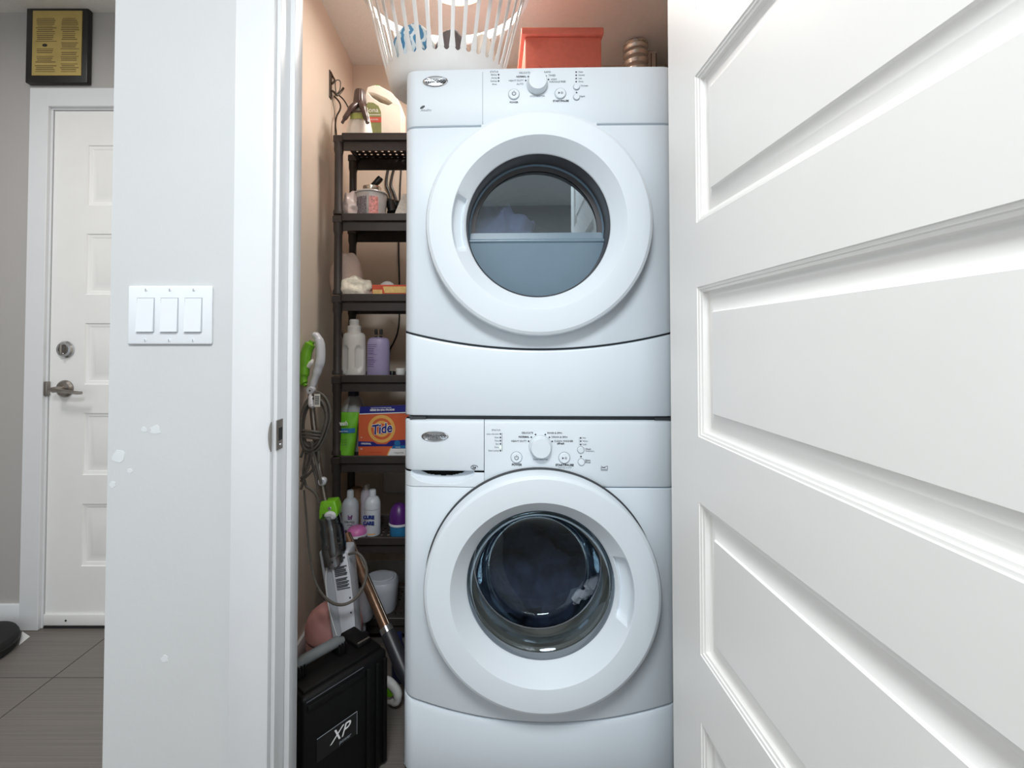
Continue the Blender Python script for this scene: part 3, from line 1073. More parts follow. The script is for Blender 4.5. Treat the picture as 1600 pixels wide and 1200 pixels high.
# console print
badge(WS, *WU(679, 683), yf(WU(679, 683)[0]), 0.035, 0.0135)
u, z = WU(741, 731)
o = obj('efficiency_mark', tube([(u + 0.0085 * math.cos(2 * PI * k / 24), yf(u) - 0.0003, z + 0.0048 * math.sin(2 * PI * k / 24)) for k in range(20)], 0.0008, 5), m_print, dr)
text('mark_lettering', 'he', 0.009, (u, yf(u) - 0.0006, z), m_print, o, bold=0.0002)
ctext(WS, WU, 'STATUS', 775, 672.5, 0.0062)
m_ledg = emit_mat('green_led', (190, 235, 170), 1.5)
for k, py in enumerate((678.5, 684, 689, 694, 699.3, 704.6)):
    led(WS, *WU(782, py), m=m_ledg if k == 4 else None)
    ctext(WS, WU, ('Add a Garment', 'Wash', 'Rinse', 'Spin', 'Done', 'Door Locked')[k], 779.5, py, 0.0048, align='RIGHT')
u, z = WU(784.5, 691)
obj('status_bracket', box(u - 0.0004, u + 0.0004, yf(u) - 0.0005, 0.002, z - 0.023, z + 0.023), m_print, WS)
button(WS, *WU(807, 715), 8 * MY / 720, 'power')
ctext(WS, WU, 'POWER', 807.5, 726.5, 0.0072, 0.00025, m=m_print)
knob(WS, WU, 844.5, 698, 16.5)
for (px, py) in ((836.8, 679), (830.2, 683.2), (826, 689.6), (852, 679), (858.5, 683.2), (862.7, 689.6)):
    led(WS, *WU(px, py))
for s, px, py, al, b in (('DELICATE', 833, 676.5, 'RIGHT', 0), ('NORMAL', 827, 682.8, 'RIGHT', 0.0002), ('HEAVY DUTY', 823, 689.4, 'RIGHT', 0),
                         ('RINSE & SPIN', 855, 676.5, 'LEFT', 0), ('DRAIN & SPIN', 861.5, 682.8, 'LEFT', 0), ('CLEAN WASHER', 865.5, 689, 'LEFT', 0)):
    ctext(WS, WU, s, px, py, 0.0064, b, al, m_print)
ctext(WS, WU, 'affresh', 876, 692.8, 0.0066, 0.0002, m=m_print)
ctext(WS, WU, 'CYCLE SELECTOR', 844.5, 718, 0.0046)
button(WS, *WU(881.5, 715), 8 * MY / 720, 'play')
ctext(WS, WU, 'START/PAUSE', 882, 726.5, 0.0074, 0.0003, m=m_print)
ctext(WS, WU, 'Hold 3 sec. to cancel', 882.5, 730.2, 0.0038)
for k, py in enumerate((684, 689, 694.2)):
    led(WS, *WU(907, py))
    ctext(WS, WU, ('Hot', 'Warm', 'Cold')[k], 909.5, py - 0.3, 0.0052, align='LEFT')
u, z = WU(904.7, 689)
obj('temperature_bracket', box(u - 0.0003, u + 0.0003, yf(u) - 0.0005, 0.002, z - 0.010, z + 0.010), m_printl, WS)
button(WS, *WU(907, 702.3), 4.8 * MY / 720)
ctext(WS, WU, 'Wash', 914, 701.3, 0.006, align='LEFT', m=m_print)
ctext(WS, WU, 'Temperature', 914, 704.3, 0.0042, align='LEFT')
led(WS, *WU(907.5, 713))
button(WS, *WU(908, 721.3), 4.8 * MY / 720)
ctext(WS, WU, 'Extra', 914, 718.7, 0.006, align='LEFT', m=m_print)
ctext(WS, WU, 'Rinse', 914, 722, 0.006, align='LEFT', m=m_print)
u, z = WU(943.5, 730)
o = obj('energy_mark', box(u - 0.0082, u + 0.0082, yf(u) - 0.0005, 0.003, z - 0.008, z - 0.0065), m_printl, WS)
bm = bmesh.new()
for a, b in (((-0.008, 0.004), (-0.002, 0.0005)), ((-0.002, 0.0005), (0.0082, 0.004)), ((-0.008, 0.0), (0.003, 0.0)), ((0.008, 0.004), (0.008, -0.0045)), ((-0.008, 0.0), (-0.008, -0.0045)),
             ((-0.008, -0.0045), (0.008, -0.0045))):
    add_tube(bm, [(u + a[0], yf(u) - 0.0004, z + a[1]), (u + b[0], yf(u) - 0.0004, z + b[1])], 0.0005, 5)
obj('mark_lines', bm, m_print, o)
# stacking brackets between washer and dryer
for sx in (-1, 1):
    bm = box(-0.02, 0.02, 0.012, 0.60, Z_WT, Z_DB)
    obj('stacking_rail', bm, m_darkgap, WS, loc=(sx * (MW - 0.035), 0, 0))
obj('stacking_rail', box(-MW + 0.015, MW - 0.015, 0.02, 0.03, Z_WT, Z_DB), m_darkgap, WS)

#@@SHELF
# ------------------------------------------------------------------ shelf unit
SY0, SY1 = 1.70, 1.925
SX0, SX1 = -0.592, -0.238
LIP = [207, 333, 459, 586, 712.5, 840, 966]
SZ = [W(575, y, SY0).z for y in LIP]       # top of each shelf's front lip
SH = thing('shelf_unit', 'tall dark brown plastic shelf unit of seven shelves left of the dryer', 'shelf', (SX0, SY0, 0))
SWD, SDP = SX1 - SX0, SY1 - SY0


def shelf_mesh():
    bm = bmesh.new()
    t = 0.0028
    add_box(bm, 0.036, SWD, 0, 0.010, -0.028, 0, bevel=0.002, seg=1)            # front lip
    add_box(bm, 0.036, SWD, SDP - 0.010, SDP, -0.028, 0, bevel=0.002, seg=1)    # back lip
    add_box(bm, 0.036, 0.044, 0.0, SDP, -0.028, 0, bevel=0.002, seg=1)
    add_box(bm, 0.002, 0.040, 0.004, 0.042, -0.034, -0.006, bevel=0.003, seg=1)
    add_box(bm, 0.002, 0.040, SDP - 0.042, SDP - 0.004, -0.034, -0.006, bevel=0.003, seg=1)
    add_box(bm, SWD - 0.010, SWD, 0.0, SDP, -0.028, 0, bevel=0.002, seg=1)
    add_box(bm, 0.040, SWD - 0.016, 0.012, 0.018, -0.062, -0.02)                # inner aprons
    add_box(bm, 0.016, SWD - 0.016, SDP - 0.018, SDP - 0.012, -0.062, -0.02)
    # perforated deck
    nx, ny = 12, 7
    x0, x1, y0, y1, z = 0.040, SWD - 0.008, 0.009, SDP - 0.009, -0.012
    cx, cy = (x1 - x0) / nx, (y1 - y0) / ny
    for i in range(nx):
        for j in range(ny):
            a, b = x0 + i * cx, y0 + j * cy
            ox, oy = cx * 0.34, cy * 0.36
            O = [bm.verts.new((a, b, z)), bm.verts.new((a + cx, b, z)), bm.verts.new((a + cx, b + cy, z)), bm.verts.new((a, b + cy, z))]
            I = [bm.verts.new((a + ox, b + oy, z)), bm.verts.new((a + cx - ox, b + oy, z)), bm.verts.new((a + cx - ox, b + cy - oy, z)), bm.verts.new((a + ox, b + cy - oy, z))]
            for k in range(4):
                bm.faces.new((O[k], O[(k + 1) % 4], I[(k + 1) % 4], I[k]))
    bmesh.ops.remove_doubles(bm, verts=bm.verts, dist=1e-5)
    return bm


first = obj('shelf_board', shelf_mesh(), m_shelf, SH, smooth=0, loc=(0, 0, SZ[0]))
for z in SZ[1:]:
    o = bpy.data.objects.new('shelf_board', first.data)
    COL.objects.link(o)
    o.parent = SH
    o.location = (0, 0, z)
zl = [0.0] + list(reversed(SZ))
pm = None
for (px, py) in ((0.019, 0.022), (0.019, SDP - 0.022), (SWD - 0.019, 0.022), (SWD - 0.019, SDP - 0.022)):
    for a, b in zip(zl, zl[1:]):
        bm = lathe([(0, a), (0.019, a), (0.019, a + 0.012), (0.015, a + 0.02), (0.015, b - 0.075), (0.018, b - 0.06), (0.018, b - 0.015), (0, b - 0.015)], 14, c=(px, py, 0))
        obj('post', bm, m_shelf, SH)


def deck(i):
    return SZ[i] - 0.0115


def srf(cx, Y, zb, prof, segs=32, ell=(1, 1)):
    """turned shape: prof = (radius px, y px) from the bottom up, as seen at depth Y; standing on zb. returns mesh and location"""
    k = Y / F_PX
    c = W(cx, 536, Y)
    pr = [(0, 0)]
    for i, (r, y) in enumerate(prof):
        z = W(cx, y, Y).z - zb
        pr.append((r * k, 0.0 if i == 0 else z))
    if pr[-1][0] > 0.0005:
        pr.append((0, pr[-1][1]))
    return lathe(pr, segs, cap=False, ell=ell), (c.x, Y, zb)


def quad_label(name, x0, x1, z0, z1, r, m, parent, a0=-0.9, a1=0.9, n=14, eps=0.0006, ry=None):
    """curved label patch on a cylinder of radius r, facing -Y; a0..a1 angle span"""
    bm = bmesh.new()
    prev = None
    for k in range(n + 1):
        a = a0 + (a1 - a0) * k / n
        x, y = (r + eps) * math.sin(a), -((ry or r) + eps) * math.cos(a)
        cur = (bm.verts.new((x, y, z0)), bm.verts.new((x, y, z1)))
        if prev:
            bm.faces.new((prev[0], cur[0], cur[1], prev[1]))
        prev = cur
    return obj(name, bm, m, parent)


# ------------------------------------------------------------------ top shelf: jug and sprayer
m_jug = mat('cream_jug_plastic', (240, 232, 218), 0.4, vary=0.02)
m_green = mat('bright_green_plastic', (92, 160, 52), 0.4, vary=0.05)
m_leaf = mat('olive_label_print', (136, 140, 92), 0.5, vary=0.08)
m_redl = mat('red_label_print', (206, 92, 78), 0.5, vary=0.05)
m_brown = mat('dark_brown_plastic', (74, 56, 52), 0.32, vary=0.08)
m_paperw = mat('white_label_print', (236, 234, 228), 0.5, vary=0.02)
m_lime = mat('lime_label_print', (196, 206, 120), 0.5, vary=0.06)
Yj = 1.79
zb = deck(0)
kj = Yj / F_PX
c = W(597, 536, Yj)
J = thing('cleaner_jug', 'cream plastic cleaner jug with green cap and loop handle on the top shelf', 'jug', (c.x, Yj, zb))
jx = lambda px: (px - 597) * kj
jz = lambda py: W(597, py, Yj).z - zb
# body outline with the loop-handle hole, as two closed prisms joined into one body
bm = bmesh.new()
body = [(jx(571), 0), (jx(571), jz(176)), (jx(573), jz(158)), (jx(577), jz(146)), (jx(588), jz(143)), (jx(596), jz(144.5)), (jx(612), jz(153)), (jx(622), jz(162)), (jx(629), jz(175)),
        (jx(629), jz(190)), (jx(628), 0)]
hole = [(jx(579), jz(155)), (jx(588), jz(156)), (jx(604), jz(163)), (jx(614), jz(170)), (jx(608), jz(173)), (jx(596), jz(169)), (jx(584), jz(161))]
cx_, cz_ = jx(597), jz(165)


def ring_between(bm, outer, inner, y0, y1):
    import bisect

    def samp(poly, n):
        L = [0]
        m = len(poly)
        for i in range(m):
            a, b = poly[i], poly[(i + 1) % m]
            L.append(L[-1] + math.hypot(a[0] - b[0], a[1] - b[1]))
        out = []
        for k in range(n):
            s = L[-1] * k / n
            i = min(m - 1, bisect.bisect_right(L, s) - 1)
            t = (s - L[i]) / max(1e-9, L[i + 1] - L[i])
            a, b = poly[i], poly[(i + 1) % m]
            out.append((a[0] + (b[0] - a[0]) * t, a[1] + (b[1] - a[1]) * t))
        return out
    n = 64
    # cast rays from the hole centre so both rings share angles
    hx = sum(p[0] for p in inner) / len(inner)
    hz = sum(p[1] for p in inner) / len(inner)

    def hit(poly, a):
        dx, dz = math.cos(a), math.sin(a)
        best = None
        for i in range(len(poly)):
            (x1, z1), (x2, z2) = poly[i], poly[(i + 1) % len(poly)]
            ex, ez = x2 - x1, z2 - z1
            den = dx * ez - dz * ex
            if abs(den) < 1e-12:
                continue
            t = ((x1 - hx) * ez - (z1 - hz) * ex) / den
            s = ((x1 - hx) * dz - (z1 - hz) * dx) / den
            if t > 0 and -1e-9 <= s <= 1 + 1e-9 and (best is None or t > best):
                best = t
        best = best or 0.001
        return hx + dx * best, hz + dz * best
    angs = sorted({2 * PI * k / n for k in range(n)} | {math.atan2(p[1] - hz, p[0] - hx) % (2 * PI) for p in outer})
    loops = []
    for poly, y in ((inner, y0 + 0.012), (inner, y0 + 0.006), (inner, y0), (outer, y0), (outer, y1), (inner, y1), (inner, y1 - 0.01)):
        loops.append([])
        for a in angs:
            x, z = hit(poly, a)
            if poly is inner and y == y0:
                x, z = hx + (x - hx) * 1.12, hz + (z - hz) * 1.12
            if poly is inner and y == y1:
                x, z = hx + (x - hx) * 1.0, hz + (z - hz) * 1.0
            loops[-1].append(bm.verts.new((x, y, z)))
    N = len(angs)
    for A, B in list(zip(loops, loops[1:])) + [(loops[-1], loops[0])]:
        for i in range(N):
            j = (i + 1) % N
            bm.faces.new((A[i], A[j], B[j], B[i]))
    return bm


jb = obj('body', ring_between(bm, body, hole, -0.045, 0.045), m_jug, J, smooth=50)
mod = jb.modifiers.new('bevel', 'BEVEL')
mod.width = 0.012
mod.segments = 3
mod.limit_method = 'ANGLE'
mod.angle_limit = math.radians(60)
obj('cap', lathe([(0, 0), (0.019, 0), (0.019, 0.006), (0.0185, 0.017), (0.016, 0.019), (0, 0.019)], 24, c=(jx(587), 0, jz(143) - 0.002)), m_green, J)
lb = obj('label', prism([(jx(574), 0.002), (jx(574), jz(174)), (jx(578), jz(169.5)), (jx(586), jz(170)), (jx(594), jz(175)), (jx(598), jz(184)), (jx(599), 0.002)], -0.0462, -0.0448), m_leaf, J)
text('label_lettering', 'Bona', 0.026, (jx(583.5), -0.0466, jz(181.5)), m_paperw, lb)
obj('label_band', box(jx(579), jx(598.5), -0.0468, -0.046, jz(200), jz(192)), m_redl, lb)
obj('label_rule', box(jx(580), jx(597), -0.0468, -0.046, jz(189), jz(188)), m_paperw, lb)
text('band_lettering', 'FLOORS', 0.008, (jx(588), -0.0472, jz(196)), m_paperw, lb)

Ys = 1.745
ks = Ys / F_PX
c = W(560, 536, Ys)
S_ = thing('spray_bottle', 'white labelled bottle with dark brown wishbone trigger cap on the top shelf', 'bottle', (c.x, Ys, zb))
sx_ = lambda px: (px - 560) * ks
sz_ = lambda py: W(560, py, Ys).z - zb
obj('body', lathe([(0, 0), (0.048, 0), (0.05, 0.006), (0.05, 0.03), (0.042, 0.07), (0.034, 0.105), (0.022, 0.125), (0.018, 0.14), (0, 0.14)], 28, ell=(1, 0.62)), m_paperw, S_)
quad_label('green_band', 0, 0, sz_(191), sz_(182), 0.044, m_lime, S_, -0.75, 0.75, ry=0.0285)
obj('cap', lathe([(0, sz_(163)), (0.0235, sz_(163)), (0.024, sz_(160)), (0.0195, sz_(143.5)), (0.017, sz_(141.5)), (0, sz_(141.5))], 36,
                 warp=lambda r, h, a: (r * (1 + 0.03 * math.cos(18 * a)), h)), m_brown, S_)
tr = obj('trigger', tube(smooth_path([(sx_(557), -0.014, sz_(166)), (sx_(552), -0.028, sz_(174)), (sx_(545), -0.036, sz_(186)), (sx_(537.5), -0.040, sz_(200))], 5), [0.012, 0.0125, 0.0095, 0.0055], 12), m_brown, S_)
add = tube(smooth_path([(sx_(563), -0.014, sz_(166)), (sx_(568), -0.028, sz_(173)), (sx_(572), -0.036, sz_(185)), (sx_(577), -0.040, sz_(200))], 5), [0.012, 0.0125, 0.0105, 0.0075], 12)
obj('trigger', add, m_brown, S_)
obj('collar', lathe([(0.0235, sz_(167)), (0.026, sz_(165)), (0.026, sz_(162)), (0.0235, sz_(161))], 28, cap=False), m_brown, S_)
obj('cross_bar', box(sx_(549), sx_(570), -0.036, -0.032, sz_(182), sz_(180)), m_brown, S_)

# ------------------------------------------------------------------ wall hook with wires on the left wall
Yh = 1.84
hk = W(516, 125, Yh)
H = thing('cable_hook', 'dark metal hook bracket with looped cables on the closet left wall above the shelf', 'hook', (X_CL, Yh, hk.z))
m_brz = mat('bronze_metal', (70, 60, 52), 0.4, metal=0.6, vary=0.1)
obj('bracket', box(0, 0.004, -0.012, 0.012, -0.075, 0.036, bevel=0.001, seg=1), m_brz, H)


def hp(px, py, Y):
    p = W(px, py, Y)
    return (max(p.x - X_CL, 0.003), p.y - Yh, p.z - hk.z)


obj('hook_arm', tube(smooth_path([hp(514, 113, 1.84), hp(519, 119, 1.86), hp(523, 126, 1.87), hp(515, 131, 1.85), hp(514, 127, 1.84)], 5), 0.004, 8), m_brz, H)
obj('hook_arm', tube(smooth_path([hp(514, 140, 1.83), hp(522, 144, 1.86), hp(527, 149, 1.87), hp(533, 143, 1.88), hp(537, 137, 1.88)], 5), 0.0045, 8), m_brz, H)
obj('wire_loop', tube(smooth_path([hp(525, 146, 1.87), hp(524, 128, 1.87), hp(529, 125, 1.88), hp(532, 129, 1.88), hp(531, 140, 1.88), hp(526, 147, 1.87)], 6), 0.0022, 6), m_cord, H)
obj('cable', tube(smooth_path([hp(527, 147, 1.87), hp(537, 156, 1.89), hp(545, 170, 1.88), hp(551, 186, 1.87), hp(552, 205, 1.86), hp(552, 222, 1.87)], 6), 0.0028, 7), m_black, H)
obj('cable', tube(smooth_path([hp(522, 150, 1.86), hp(529, 158, 1.88), hp(532, 165, 1.89), hp(531, 172, 1.88), hp(526, 182, 1.86), hp(524, 195, 1.85), hp(525, 206, 1.85),
                               hp(526, 225, 1.85)], 6), 0.0034, 7), m_brz, H)
obj('cable', tube(smooth_path([hp(518, 140, 1.85), hp(520, 160, 1.86), hp(523, 180, 1.86), hp(523, 215, 1.86), hp(524, 232, 1.87)], 6), 0.0014, 6), m_cord, H)

# ------------------------------------------------------------------ second shelf
zb = deck(1)
m_bag = mat('frosted_bag_film', (206, 190, 186), 0.35, vary=0.2, scale=26, bump=0.5, bump_scale=40, coat=0.3)
c = W(548, 536, 1.765)
tag(obj('plastic_bag', lump(0.036, 0.035, 0.062, 21, amp=0.30, freq=26, nu=44, nv=28, power=1.3), m_bag, loc=(c.x, 1.765, zb)),
    'crumpled pale pink plastic bag on the second shelf beside a clear tub', 'bag')
Yt = 1.78
kt = Yt / F_PX
c = W(579, 536, Yt)
TB = thing('plastic_tub', 'clear round plastic tub with printed label on the second shelf', 'tub', (c.x, Yt, zb))
m_clear = mat('cloudy_tub_plastic', (188, 184, 182), 0.25, vary=0.1, scale=30)
h_t = W(581, 303, Yt).z - zb
tb = obj('body', lathe([(0, 0), (0.053, 0), (0.055, 0.004), (0.060, h_t - 0.004), (0.0575, h_t - 0.004), (0.053, 0.006), (0, 0.006)], 36), m_clear, TB)
obj('rim', tube([(0.0605 * math.cos(2 * PI * k / 40), 0.0605 * math.sin(2 * PI * k / 40), h_t - 0.004) for k in range(40)], 0.004, 8, closed=True), m_clear, TB)
m_rosel = mat('rose_label_print', (196, 130, 126), 0.5, vary=0.5, scale=120)
m_greyprint = mat('speckled_label_print', (118, 112, 118), 0.5, vary=0.6, scale=160)
quad_label('label', 0, 0, 0.004, h_t * 0.78, 0.0582, m_rosel, TB, 0.1, 0.7)
quad_label('label', 0, 0, 0.004, h_t * 0.78, 0.0582, m_greyprint, TB, -0.9, -0.05)
# crumpled foil pan with black handle
m_foil = mat('crumpled_foil', (196, 188, 176), 0.22, metal=0.95, vary=0.15, scale=60, bump=0.9, bump_scale=70)
c = W(579, 536, 1.79)
FP = thing('steel_pot', 'small shiny steel pot with black handle resting in the clear tub', 'pot', (c.x, 1.80, zb + h_t - 0.004))
obj('body', lathe([(0, 0), (0.03, 0), (0.034, 0.006), (0.035, 0.036), (0.0335, 0.036), (0.031, 0.007), (0, 0.006)], 28,
                  warp=lambda r, h, a: (r * (1 + 0.03 * math.sin(7 * a)), h)), m_foil, FP)
hpx = lambda px, py, dy: (W(px, py, 1.80 + dy).x - c.x, dy, W(px, py, 1.80).z - (zb + h_t - 0.004))
obj('handle', tube(smooth_path([hpx(580, 290, 0.03), hpx(586, 282, 0.04), hpx(592, 275, 0.045), hpx(595, 271, 0.045)], 5), [0.010, 0.012, 0.013, 0.012], 12), m_black, FP)
m_cloth_b = mat('black_cloth', (22, 21, 23), 0.85, vary=0.3, bump=0.3)
c = W(609, 536, 1.82)
t = thing('hair_clipper', 'black appliance with grips lying on the second shelf right of the tub', 'appliance', (c.x, 1.83, zb))
obj('body', tube(smooth_path([(-0.048, -0.01, 0.098), (-0.015, 0, 0.090), (0.02, 0.005, 0.080), (0.045, 0.0, 0.074)], 5), [0.014, 0.020, 0.022, 0.013], 12), m_black, t)
obj('grip', tube(smooth_path([(0.0, -0.012, 0.088), (0.006, -0.018, 0.062), (0.010, -0.020, 0.046)], 5), [0.018, 0.017, 0.021], 12), m_black, t)
obj('stand', lathe([(0, 0), (0.028, 0), (0.028, 0.006), (0.010, 0.012), (0.010, 0.05), (0, 0.05)], 20), m_black, t)
# folded paper at the right
c0, c1, c2 = W(612, 332, 1.76), W(630, 304, 1.78), W(632, 332, 1.78)
bm = bmesh.new()
L0 = c0.copy()
add_prism(bm, [(0, 0.0), (c1.x - L0.x, c1.z - zb), (c1.x - L0.x + 0.03, c1.z - zb), (c1.x - L0.x + 0.03, 0.0)], -0.004, 0.004)
bmesh.ops.rotate(bm, verts=bm.verts, matrix=Matrix.Rotation(0.25, 3, 'Z'))
tag(obj('paper_sheet', bm, mat('specked_paper', (214, 208, 200), 0.7, vary=0.15, scale=90), loc=(L0.x, 1.765, zb)), 'white speckled paper leaning at the right end of the second shelf', 'paper')


def wall_cable(label, pts, r, m=None):
    P = [W(*p) for p in pts]
    o0 = P[0].copy()
    return tag(obj('cable', tube(smooth_path([p - o0 for p in P], 8), r, 8), m or m_black, loc=o0), label, 'cable')


YW = Y_CB - 0.006
wall_cable('pair of thick black hose cables curving down the back wall, left one', [(607, 262, YW), (604, 278, YW), (604, 290, YW), (608, 300, YW), (612, 316, YW), (616, 340, YW)], 0.006)
wall_cable('pair of thick black hose cables curving down the back wall, right one', [(616, 262, YW), (612, 278, YW), (611, 290, YW), (615, 300, YW), (620, 316, YW), (626, 340, YW)], 0.006)
wall_cable('thin black cable hanging down the back wall close beside the dryer',
           [(627, 262, YW), (625, 300, YW), (623, 380, YW), (624, 440, YW), (624, 495, YW), (621, 520, YW), (615, 535, YW), (610, 545, YW), (607, 560, YW)], 0.0035)
wall_cable('thin black cable behind the left back post at the fourth shelf', [(529, 485, 1.96), (531, 505, 1.96), (535, 525, 1.96), (541, 545, 1.96), (546, 570, 1.96)], 0.003)

# ------------------------------------------------------------------ third shelf
zb = deck(2)
m_linen = mat('beige_linen', (196, 172, 160), 0.85, vary=0.08, scale=200, bump=0.15, bump_scale=300)
c = W(541, 536, 1.80)
S3 = thing('cloth_sack', 'beige cloth sack slumped at the left end of the third shelf', 'sack', (c.x, 1.80, zb))
obj('body', lump(0.060, 0.055, 0.102, 33, amp=0.10, freq=14, nu=48, nv=30, power=0.8), m_linen, S3)
obj('corner_tuft', lump(0.017, 0.014, 0.035, 35, amp=0.2, freq=30, nu=20, nv=14, flat=False), m_linen, S3, loc=(-0.022, -0.015, 0.135))
m_print1 = mat('white_patterned_cotton', (226, 220, 204), 0.8, vary=0.22, scale=70, bump=0.3, bump_scale=60)
c = W(553, 536, 1.755)
tag(obj('folded_cloth', lump(0.062, 0.034, 0.044, 41, amp=0.38, freq=22, nu=56, nv=30), m_print1, loc=(c.x, 1.752, zb)), 'white patterned cloth bunched in front of the beige sack on the third shelf', 'cloth')
m_boxred = mat('red_orange_card', (206, 82, 52), 0.55, vary=0.05)
m_cream = mat('cream_card_print', (226, 190, 120), 0.55, vary=0.12, scale=80)
c = W(607, 536, 1.75)
B3 = thing('card_box', 'low red card box with yellow print on the third shelf', 'box', (c.x, 1.75, zb))
hb = W(607, 446, 1.75).z - zb
x0, x1 = W(586, 0, 1.75).x - c.x, W(640, 0, 1.75).x - c.x
obj('body', box(x0, x1, -0.02, 0.07, 0, hb, bevel=0.001, seg=1), m_boxred, B3)
obj('print_panel', box(x0 + 0.003, x0 + 0.038, -0.0206, -0.0198, 0.002, hb * 0.62), m_cream, B3)
fl_ = obj('flap', prism([(x0 + 0.045, -0.001), (x0 + 0.034, hb * 0.97), (x1, hb * 0.97), (x1, -0.001)], -0.024, -0.0195), m_boxred, B3)
obj('flap_print', prism([(x0 + 0.048, hb * 0.36), (x0 + 0.042, hb * 0.85), (x1, hb * 0.85), (x1, hb * 0.36)], -0.0247, -0.0238), m_cream, fl_)
c = W(603, 536, 1.84)
tag(obj('white_pad', lump(0.036, 0.03, 0.045, 51, amp=0.06, freq=12, nu=32, nv=18), m_whitepl, loc=(c.x, 1.86, zb)), 'rounded white pad behind the red card box on the third shelf', 'pad')

# ------------------------------------------------------------------ fourth shelf
zb = deck(3)
m_lotion = mat('lavender_bottle_plastic', (160, 150, 186), 0.4, vary=0.02)
m_det = mat('off_white_bottle_plastic', (222, 218, 212), 0.4, vary=0.02)
Yd = 1.77
kd = Yd / F_PX
c = W(553.5, 536, Yd)
DB = thing('detergent_bottle', 'capless off-white detergent bottle with finger grips on the fourth shelf', 'bottle', (c.x, Yd, zb))
dz = lambda py: W(553, py, Yd).z - zb
bm = bmesh.new()
NB2, prof = 48, [(0, 0.0), (18.0, 0.0), (18.6, dz(583)), (18.4, dz(565)), (18.2, dz(545)), (17.6, dz(530)), (16.6, dz(524)), (14.5, dz(521)), (11, dz(520)), (10.4, dz(518)), (10.4, dz(510)), (9.6, dz(509)),
                         (7.4, dz(508.5)), (7.4, dz(500)), (6.4, dz(499)), (5.8, dz(506)), (0, dz(507))]
dense = []
for (r_a, z_a), (r_b, z_b) in zip(prof, prof[1:]):
    n = max(1, int(abs(z_b - z_a) / 0.006))
    for k in range(n):
        dense.append((r_a + (r_b - r_a) * k / n, z_a + (z_b - z_a) * k / n))
dense.append(prof[-1])


def grip(r, h, a):
    # finger grips either side of the front
    if dz(579) < h < dz(540) and r > 12 * kd:
        x = r * math.cos(a)
        d = abs(abs(x) - 0.026)
        tz = (h - dz(579)) / (dz(540) - dz(579))
        w = 0.014 * min(1, 6 * min(tz, 1 - tz) + 0.25)
        if math.sin(a) < 0 and d < w:
            r = r * (1 - 0.20 * (1 - (d / w) ** 2) ** 0.5)
    return r, h


obj('body', lathe([(r * kd, h) for r, h in dense], 96, cap=False, warp=grip, ell=(1, 0.8)), m_det, DB, smooth=60)
for k in range(2):
    obj('neck_thread', tube([(7.7 * kd * math.cos(2 * PI * i / 24), 7.7 * kd * 0.8 * math.sin(2 * PI * i / 24), dz(502.5 + 3 * k)) for i in range(24)], 0.0012, 6, closed=True), m_det, DB)
Yl = 1.765
c = W(591.5, 536, Yl)
LB = thing('lotion_bottle', 'lavender toiletry bottle with black twin pump on the fourth shelf', 'bottle', (c.x, Yl, zb))
lz = lambda py: W(591, py, Yl).z - zb
kl = Yl / F_PX
obj('body', lathe([(0, 0), (17.2 * kl, 0), (17.7 * kl, 0.003), (17.5 * kl, lz(545)), (17.2 * kl, lz(535)), (15.5 * kl, lz(530)), (11 * kl, lz(527.5)), (0, lz(527))], 36, cap=False, ell=(1, 0.75)), m_lotion, LB)
pu = obj('pump', lathe([(0, lz(528)), (0.016, lz(528)), (0.014, lz(525)), (0, lz(525))], 16), m_black, LB)
for dx in (-3.8, 3.8):
    obj('pump_post', lathe([(0, 0), (2.3 * kl, 0), (2.5 * kl, lz(517) - lz(523)), (2.0 * kl, lz(514.5) - lz(523)), (0, lz(514) - lz(523))], 14, cap=False), m_black, pu, loc=(dx * kl, 0, lz(523)))
m_lotp = mat('plum_print', (120, 104, 150), 0.5, vary=0.15, scale=300)
for (ya, yb_) in ((538, 539), (541, 542), (553.2, 554), (562.3, 563)):
    quad_label('printed_rule', 0, 0, lz(yb_), lz(ya), 17.45 * kl, m_lotp, LB, -1.1, 0.02, ry=17.45 * kl * 0.75)
for k in range(9):
    y = 544 + 3.4 * k
    if k not in (3,):
        quad_label('printed_line', 0, 0, lz(y + 1.5), lz(y), 17.45 * kl, m_lotp, LB, -1.0, -0.1 - 0.15 * random.random(), ry=17.45 * kl * 0.75)
c = W(622, 536, 1.76)
CJ = thing('small_jar', 'small white-capped jar at the right end of the fourth shelf by the dryer', 'jar', (c.x + 0.01, 1.76, zb))
obj('body', lathe([(0, 0), (0.016, 0), (0.016, 0.012), (0, 0.012)], 20), m_whitepl, CJ)
obj('cap', lathe([(0, 0.012), (0.0175, 0.012), (0.0175, 0.031), (0.016, 0.033), (0, 0.033)], 24), m_whitepl, CJ)
c = W(613, 536, 1.79)
tag(obj('black_cap', lathe([(0, 0), (0.010, 0), (0.010, 0.018), (0.008, 0.021), (0, 0.021)], 18), m_black, loc=(c.x, 1.79, zb)), 'tiny black bottle cap standing between lavender bottle and small jar', 'cap')

